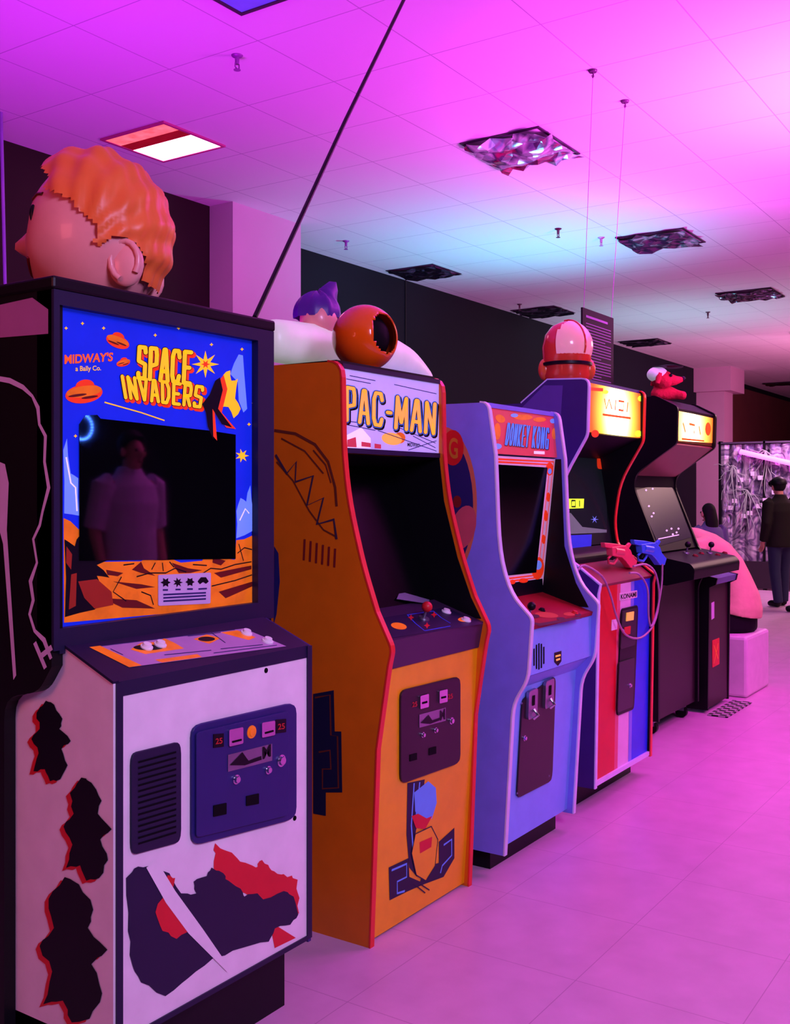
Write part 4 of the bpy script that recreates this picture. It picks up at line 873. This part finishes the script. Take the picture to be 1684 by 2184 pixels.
foil('thin far foil vent cover above the far pillar', 21.5, 22.1, 5.0, 5.6, FOILD)
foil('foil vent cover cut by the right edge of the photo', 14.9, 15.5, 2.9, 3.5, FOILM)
x0, x1, y0, y1 = 4.34, 4.87, 4.58, 5.14
lf = thing('ceiling_light', 'lit square ceiling light half red, glowing above the sculpted head', 'ceiling light', (4.6, 4.86, CZ-.014))
def framebox(x0, x1, y0, y1, t, m):
    fr = MB()
    for a, b, c, d in ((x0, x1, y0, y0+.02), (x0, x1, y1-.02, y1), (x0, x0+.02, y0+.02, y1-.02), (x1-.02, x1, y0+.02, y1-.02)): fr.box(a, b, c, d, CZ-.012, CZ-.0005)
    return fr.build('frame', m, t)
framebox(x0, x1, y0, y1, lf, M('pink_lit_frame', (190, 60, 130), .5))
MB().box(x0+.25, x1-.02, y0+.02, y1-.02, CZ-.008, CZ-.001).build('lit_diffuser', M('glowing_pink_white', (255, 225, 235), .5, em=9, ecol=(255, 150, 190)), lf)
MB().box(x0+.15, x0+.25, y0+.02, y1-.02, CZ-.009, CZ-.001).build('red_gel', M('glowing_red_gel', (150, 10, 30), .4, em=.5, var=.5, scale=9), lf)
MB().box(x0+.02, x0+.15, y0+.02, y1-.02, CZ-.008, CZ-.001).build('dim_diffuser', M('glowing_orange_pink', (255, 80, 90), .5, em=1.8, var=.9, scale=14), lf)
lf2 = thing('ceiling_light', 'blue-white ceiling light with dark frame at the top left edge', 'ceiling light', (3.25, 2.95, CZ-.014))
framebox(2.95, 3.57, 2.65, 3.26, lf2, FRAME)
MB().box(2.97, 3.55, 2.67, 3.24, CZ-.007, CZ-.001).build('diffuser', M('dim_blue_diffuser', (95, 70, 200), .4, em=.4), lf2)
def sprinkler(label, x, y, m):
    k = .75; t = thing('sprinkler', label, 'sprinkler', (x, y, CZ-.10*k), group='ceiling sprinklers')
    MB().lathe((x, y, CZ-.016*k), [(.02*k, 0), (.036*k, .008*k), (.04*k, .0155*k)], 18).build('escutcheon', m, t, smooth=True)
    MB().cyl((x, y, CZ-.06*k), (x, y, CZ-.01*k), .014*k, .016*k, 12).build('body', m, t, smooth=True)
    MB().tube([V3((x-.018*k, y, CZ-.055*k)), V3((x-.02*k, y, CZ-.08*k)), V3((x, y, CZ-.095*k)), V3((x+.02*k, y, CZ-.08*k)), V3((x+.018*k, y, CZ-.055*k))], .005*k, 6).build('arm', m, t)
    MB().lathe((x, y, CZ-.10*k), [(.024*k, 0), (.024*k, .004*k)], 14).build('deflector', m, t)
SPM = M('purple_metal_fitting', (150, 60, 165), .4, .2); SPR = M('dark_metal_fitting', (100, 45, 80), .4, .2)
sprinkler('purple-lit sprinkler head nearest the camera, above the lit ceiling light', 3.9, 3.59, SPM)
sprinkler('dark sprinkler head in the cyan-lit part of the ceiling', 7.96, 3.73, SPR)
sprinkler('sprinkler head near the top of the pink wall pillar', 7.31, 5.45, SPM)
sprinkler('small sprinkler head right of the hanging sign strings', 12.66, 3.94, SPR)
sprinkler('small sprinkler head beside the slate wall vent cover', 10.9, 5.6, SPR)
sprinkler('pale sprinkler head between the hanging sign strings', 8.44, 3.55, M('pale_fitting', (190, 130, 190), .4))
# ================================================================= FAR RIGHT
dpn = thing('display_partition', 'foil-lined display partition with white cards, cobweb decoration and a pink tube light', 'partition', (15.0, 3.3, 0))
MB().box(15.03, 15.06, 1.2, 4.5, .02, 2.06).build('panel', BLACK, dpn)
mb = MB(); g = []
ny, nz = 150, 16
for i in range(ny+1):
    y = 1.22+3.26*i/ny; col = []
    for k in range(nz+1):
        z = .05+2.0*k/nz
        col.append(mb.v((15.0+.014*math.sin(y*38+1.1*math.sin(z*2.3+y*3))+.008*math.sin(y*71+z*3)+random.uniform(-.003, .003), y, z)))
    g.append(col)
for i in range(ny):
    for k in range(nz): mb.face([g[i][k], g[i+1][k], g[i+1][k+1], g[i][k+1]])
mb.build('foil_curtain', foil_mat('silver_film', [(60, 50, 78), (205, 190, 215), (110, 95, 140), (250, 240, 252), (160, 130, 185)], 3.2, .2, .6, .2), dpn, smooth=True)  # bright and dark reflections of the film are painted into its colours
for y in (4.49, 3.87, 1.22): MB().box(14.965, 15.08, y-.015, y+.015, 0, 2.1).build('post', BLACK, dpn)
MB().box(14.965, 15.09, 1.2, 4.52, 2.06, 2.085).build('rail', M('grey_rail', (70, 60, 80), .5), dpn)
MB().box(14.955, 15.0, 1.25, 4.45, .02, .40).build('lower_panel', M('dark_dado', (46, 32, 46), .5), dpn)
WC = M('white_card', (220, 208, 228), .6)
for k in range(26):
    y = random.uniform(2.9, 4.4); z = random.uniform(.8, 1.75)
    MB().box(14.962, 14.972, y-.035, y+.035, z-.03, z+.03).build('card', WC, dpn)
WEB = M('pale_web', (150, 165, 155), .7)
for cy, cz in ((4.3, 1.45), (3.85, 1.65), (4.1, 1.1)):
    mb = MB()
    for k in range(8):
        a = math.radians(200+k*23); pts = [V3((14.958, cy, cz+.3))]
        for j in range(1, 6): pts.append(V3((14.958, cy+.05*j*math.cos(a)+random.uniform(-.03, .03), cz+.3+.13*j*math.sin(a)+random.uniform(-.03, .03))))
        mb.tube(pts, [.009, .007, .006, .005, .004, .003], 5)
    mb.build('cobweb', WEB, dpn)
ta, tb = on(1578, 963, PX(14.91)), on(1750, 1003, PX(14.91))
tf = MB().slab([ta+V3((.02, 0, -.02)), tb+V3((.02, 0, -.02)), tb+V3((.02, 0, .02)), ta+V3((.02, 0, .02))], (.045, 0, 0)).build('tube_fitting', M('pink_fitting', (210, 120, 190), .5), dpn)
MB().cyl(ta, tb, .036, .036, 12).build('light_tube', M('glowing_pink_tube', (255, 120, 235), .4, em=3.4, ecol=(255, 95, 226)), tf)
nt_ = M('dark_notice', (40, 30, 45), .5)
for z, l in ((1.62, 'upper small dark notice on the far pillar'), (1.18, 'lower small dark notice on the far pillar')):
    tag(MB().box(18.6, 18.85, 5.44, 5.449, z-.12, z+.12).build('notice', nt_), l, 'notice')
cs = MB().box(7.04, 7.60, 1.93, 2.42, 0.0, .405).build('cube_stool', M('white_vinyl', (220, 205, 210), .4), bevel=.02)
tag(cs, 'white cube seat under the person in the peach shirt', 'stool')
# people
SK = M('skin', (205, 140, 120), .5); JEAN = M('blue_jeans', (30, 36, 66), .8); BPANT = M('black_trousers', (12, 9, 15), .8, spec=.2)
def figure(root, J, mats, rs, top_fn, legs_fn, topname, longhair=False):
    names = list(J.keys()); Vs = [V3(J[n]) for n in names]; ix = {n: i for i, n in enumerate(names)}
    def R(n): return rs[n.split('.')[0]]
    edges = [('pelvis', 'spine'), ('spine', 'chest'), ('chest', 'neck'), ('neck', 'head'), ('head', 'crown'), ('head', 'nose')]
    for s in ('l', 'r'):
        edges += [('pelvis', 'hip.'+s), ('hip.'+s, 'knee.'+s), ('knee.'+s, 'ankle.'+s), ('ankle.'+s, 'toe.'+s), ('chest', 'shoulder.'+s), ('shoulder.'+s, 'elbow.'+s), ('elbow.'+s, 'wrist.'+s), ('wrist.'+s, 'palm.'+s)]
    E = [(ix[a], ix[b]) for a, b in edges]; Rr = [R(n) for n in names]
    for s in ('l', 'r'):
        w = V3(J['wrist.'+s]); p = V3(J['palm.'+s]); d = (p-w).normalized(); side = d.cross(V3((1, 0, 0)) if abs(d.x) < .8 else V3((0, 0, 1))).normalized()
        up = d.cross(side)
        for k, (o, L) in enumerate(((-.03, .065), (-.01, .078), (.01, .074), (.03, .058))):
            a = p+side*o; b = a+d*L*.55+up*.006; c = b+d*L*.45+up*.018
            n0 = len(Vs); Vs += [a+d*.012, b, c]; Rr += [.0095, .009, .0075]; E += [(ix['palm.'+s], n0), (n0, n0+1), (n0+1, n0+2)]
        a = w*.6+p*.4-side*.03; n0 = len(Vs); Vs += [a, a-side*.02+d*.03]; Rr += [.011, .009]; E += [(ix['palm.'+s], n0), (n0, n0+1)]
    skin_obj('body', Vs, E, Rr, mats['skin'], root)
    mb = MB(); top_fn(mb, J); mb.build(topname, mats['top'], root, remesh=.010)
    mb = MB(); legs_fn(mb, J); mb.build('trousers', mats['legs'], root, remesh=.012)
    for s in ('l', 'r'):
        a = V3(J['ankle.'+s]); t = V3(J['toe.'+s]); skin_obj('shoe', [a*.5+t*.5, V3((a.x, a.y, t.z))-(t-a).normalized()*.02, t+(t-V3((a.x, a.y, t.z))).normalized()*.03], [(0, 1), (0, 2)], [(.05, .042), (.048, .042), (.042, .034)], mats['shoe'], root)
    h = V3(J['head']); c = V3(J['crown']); f = (V3(J['nose'])-h).normalized(); hr_ = rs['head'][0] if isinstance(rs['head'], tuple) else rs['head']
    mid = h*.55+c*.45
    hb = MB().ball(mid-f*.014, (hr_*1.15, hr_*1.2, hr_*1.34), 24, keep=lambda d: d.dot(f) < .25+.9*max(0, d.z) and d.z > -.85)
    if longhair: hb.loft([mid-f*.03, mid-f*.06-UP*.10, mid-f*.07-UP*.22, mid-f*.06-UP*.32], [(hr_*1.1, hr_*.9), (hr_*1.2, hr_*.75), (hr_*1.15, hr_*.55), (hr_*.7, hr_*.3)], 18)
    hb.build('hair', mats['hair'], root, smooth=True)
    sd = f.cross(UP).normalized()
    for s in (1, -1):
        MB().ball(h+f*hr_*.95+sd*s*.032+UP*.02, .011, 10).build('eye', LDARK, root, smooth=True)
        MB().ball(h+sd*s*hr_*1.02, (.015, .018, .03), 12).build('ear', mats['skin'], root, smooth=True)
    MB().ball(h+f*hr_*.93-UP*.055, (.02, .012, .006), 10).build('mouth', DRED, root, smooth=True)
RS = dict(pelvis=(.12, .09), spine=(.11, .08), chest=(.12, .08), neck=.05, head=(.078, .088), crown=(.06, .065), nose=.014, hip=.075, knee=.055, ankle=.04, toe=.03, shoulder=.05, elbow=.042, wrist=.03, palm=(.035, .02))
ps = thing('person', 'seated person in a peach shirt and black trousers leaning forward on a white cube', 'person', (7.37, 2.14, 0), math.radians(8), local=True)
J = {'pelvis': (0, 0, .55), 'spine': (0, .02, .74), 'chest': (0, .17, .94), 'neck': (0, .34, 1.06), 'head': (0, .44, 1.12), 'crown': (0, .48, 1.21), 'nose': (0, .545, 1.08)}
for s, k in (('l', -1), ('r', 1)):
    J.update({'hip.'+s: (k*.12, .06, .52), 'knee.'+s: (k*.17, .48, .52), 'ankle.'+s: (k*.16, .46, .10), 'toe.'+s: (k*.17, .62, .04), 'shoulder.'+s: (k*.21, .20, .99), 'elbow.'+s: (k*.30, .17, .74), 'wrist.'+s: (k*.22, .42, .78), 'palm.'+s: (k*.17, .49, .80)})
def top_seated(mb, J):
    mb.loft([(0, -.04, .535), (0, -.05, .58), (0, -.055, .65), (0, -.035, .75), (0, .01, .85), (0, .08, .94), (0, .15, 1.0), (0, .24, 1.045), (0, .34, 1.07)], [(.222, .18), (.215, .172), (.19, .145), (.165, .115), (.17, .11), (.185, .105), (.195, .09), (.12, .075), (.065, .06)])
    for k in range(8):
        a = .03*math.sin(k*2.1); z = .585+.05*k; y = -.195+.028*k
        mb.tube([V3((-.15+.01*k, y+.09, z+a)), V3((-.06, y, z-.01)), V3((.08, y+.006, z+.012-a)), V3((.15-.01*k, y+.09, z+.03))], [.005, .018, .015, .005], 8)
    for s, k in (('l', -1), ('r', 1)):
        mb.tube([V3((k*.12, .15, .99)), V3(J['shoulder.'+s]), V3(J['shoulder.'+s])*.4+V3(J['elbow.'+s])*.6], [.078, .076, .08], 14)
def legs_seated(mb, J):
    mb.loft([(0, -.01, .408), (0, -.01, .43), (0, -.01, .50), (0, -.01, .57), (0, -.01, .62)], [(.205, .165), (.215, .175), (.215, .175), (.195, .155), (.15, .12)])
    for s in ('l', 'r'): mb.tube([V3(J['hip.'+s]), V3(J['knee.'+s]), V3(J['knee.'+s])*.7+V3(J['ankle.'+s])*.3, V3(J['ankle.'+s])], [.110, .085, .08, .06], 14)
figure(ps, J, dict(skin=SK, top=M('peach_shirt', (212, 186, 140), .9, var=.25, scale=6, bump=.5, spec=.1), legs=BPANT, hair=M('brown_hair', (60, 35, 30), .7), shoe=BLACK), RS, top_seated, legs_seated, 'shirt')
def standing(x, y, rz, h, label, mats, sleeve, step=.08, longhair=False):
    k = h/1.75
    p = thing('person', label, 'person', (x, y, 0), rz, local=True)
    J = {'pelvis': (0, 0, .93), 'spine': (0, .0, 1.12), 'chest': (0, .01, 1.32), 'neck': (0, .02, 1.49), 'head': (0, .045, 1.60), 'crown': (0, .03, 1.69), 'nose': (0, .145, 1.59)}
    for s, q in (('l', -1), ('r', 1)):
        J.update({'hip.'+s: (q*.09, 0, .90), 'knee.'+s: (q*.10, .02+q*step*.5, .49), 'ankle.'+s: (q*.10, q*step-.02, .08), 'toe.'+s: (q*.12, q*step+.12, .035), 'shoulder.'+s: (q*.185, .0, 1.40), 'elbow.'+s: (q*.24, -.03, 1.12), 'wrist.'+s: (q*.23, .05, .88), 'palm.'+s: (q*.225, .075, .81)})
    J = {a: tuple(c*k for c in b) for a, b in J.items()}
    rs = {a: (tuple(c*k for c in b) if isinstance(b, tuple) else b*k) for a, b in RS.items()}
    def top(mb, J):
        mb.loft([(0, 0, z*k) for z in (.80, .95, 1.12, 1.28, 1.39, 1.46, 1.51)], [(a*k, b*k) for a, b in ((.20, .15), (.19, .145), (.185, .14), (.20, .145), (.185, .12), (.10, .085), (.07, .07))])
        for s in ('l', 'r'):
            P = [V3(J['shoulder.'+s])*.9, V3(J['shoulder.'+s]), V3(J['elbow.'+s])]; r = [.075*k, .08*k, .065*k]
            if sleeve == 'long': P.append(V3(J['wrist.'+s])); r.append(.05*k)
            P[0].z = J['shoulder.'+s][2]; mb.tube(P, r, 14)
    def legs(mb, J):
        mb.ball((0, 0, .92*k), (.175*k, .13*k, .14*k), 22)
        for s in ('l', 'r'): mb.tube([V3(J['hip.'+s]), V3(J['knee.'+s]), V3(J['ankle.'+s])-V3((0, 0, .02))], [.10*k, .075*k, .06*k], 14)
    figure(p, J, mats, rs, top, legs, 'jacket' if sleeve == 'long' else 'shirt', longhair); return p, J
DH = M('dark_hair', (16, 12, 15), .7, spec=.2)
p1, J1 = standing(12.95, 3.16, math.radians(-40), 1.56, 'standing person in a dark cap, brown jacket and jeans near the right edge', dict(skin=SK, top=M('dark_olive_jacket', (26, 20, 18), .8, spec=.2), legs=JEAN, hair=DH, shoe=BLACK), 'long')
hc = V3(J1['crown'])
MB().ball(hc-V3((0, 0, .03)), (.092, .1, .085), 20, keep=lambda d: d.z > -.1).tube([hc+V3((0, .06, -.02)), hc+V3((0, .15, -.035))], [.06, .04], 10).build('cap', BLACK, p1, smooth=True)
standing(12.35, 2.74, math.radians(20), 1.5, 'bare-headed person in a black jacket cut by the right edge of the photo', dict(skin=SK, top=M('black_jacket', (16, 13, 18), .8, spec=.2), legs=BPANT, hair=DH, shoe=BLACK), 'long')
standing(9.95, 3.08, math.radians(-35), 1.27, 'dark-haired person in a grey-blue top behind the black cabinet', dict(skin=SK, top=M('grey_blue_top', (95, 95, 130), .8), legs=BPANT, hair=DH, shoe=BLACK), 'short', .03, True)
standing(4.62, -1.35, math.radians(5), 1.78, 'person in a pale shirt standing out of frame, mirrored in the nearest screen', dict(skin=SK, top=M('pale_lilac_shirt', (215, 195, 225), .8), legs=BPANT, hair=DH, shoe=BLACK), 'short', .05)
rl = thing('ring_light', 'small blue ring light on a stand, out of frame, mirrored in the nearest screen', 'ring light', (4.46, -1.62, 0))
MB().cyl((4.46, -1.62, .02), (4.46, -1.62, 1.71), .008, .008, 10).build('pole', BLACK, rl)
MB().lathe((4.46, -1.62, 0), [(.14, 0), (.14, .012), (.02, .022)], 24).build('base', BLACK, rl)
mb = MB()
for k in range(26):
    a = 2*math.pi*k/26; mb.ball((4.46+.082*math.cos(a), -1.615, 1.795+.082*math.sin(a)), .0075, 8)
mb.build('led_beads', M('blue_led', (60, 110, 255), .4, em=90, ecol=(60, 110, 255)), rl)
# ================================================================= LIGHT
def area(name, loc, tgt, size, col, W, spread=180):
    d = bpy.data.lights.new(name, 'AREA'); d.energy = W; d.color = lin(col)[:3]; d.size = size; d.spread = math.radians(spread)
    o = bpy.data.objects.new(name, d); C.objects.link(o); o.location = loc
    o.rotation_euler = (V3(tgt)-V3(loc)).to_track_quat('-Z', 'Y').to_euler(); return o
def spot(name, loc, tgt, col, W, ang, blend=1.0, r=.1):
    d = bpy.data.lights.new(name, 'SPOT'); d.energy = W; d.color = lin(col)[:3]; d.spot_size = math.radians(ang); d.spot_blend = blend; d.shadow_soft_size = r
    o = bpy.data.objects.new(name, d); C.objects.link(o); o.location = loc
    o.rotation_euler = (V3(tgt)-V3(loc)).to_track_quat('-Z', 'Y').to_euler(); return o
area('magenta_uplight', (6.0, .6, 2.0), (6.2, 1.2, CZ), 1.2, (255, 80, 252), 185, 132)
area('purple_uplight', (2.7, 3.5, 1.3), (3.0, 3.7, CZ), .9, (198, 22, 240), 52, 150)
spot('cyan_uplight', (8.4, 3.9, 1.5), (8.1, 4.2, CZ), (66, 200, 226), 340, 118)
spot('teal_far_uplight', (12.6, 4.3, 1.4), (12.8, 4.3, CZ), (120, 200, 210), 170, 130)
area('pink_far_uplight', (16, 1.0, 1.9), (16, 2.5, CZ), 2.0, (255, 140, 195), 140, 160)
area('magenta_floor_wash', (6.0, -.9, 3.45), (6.0, .5, 0), 1.4, (255, 80, 235), 96, 120)
area('lavender_key', (.8, -1.6, 2.9), (2.4, 1.9, .9), 1.0, (212, 182, 255), 56, 115)
area('warm_side', (-.9, 2.3, 2.2), (1.5, 2.0, .9), .8, (255, 110, 120), 20)
area('warm_far', (12, 1.0, 3.45), (11, 2.2, 0), 2.5, (255, 200, 195), 165)
area('partition_fill', (14.2, 2.9, 2.85), (15, 3.5, 1.3), .4, (255, 180, 238), 95)  # added lamp without a fixture, brightens the foil curtain
spot('red_wall_wash', (3.6, 5.2, 3.2), (3.4, 5.66, 2.9), (255, 120, 100), 10, 120)
wd = bpy.data.worlds.new('World'); scene.world = wd; wd.use_nodes = True
wd.node_tree.nodes['Background'].inputs[0].default_value = (.30, .08, .42, 1); wd.node_tree.nodes['Background'].inputs[1].default_value = .02
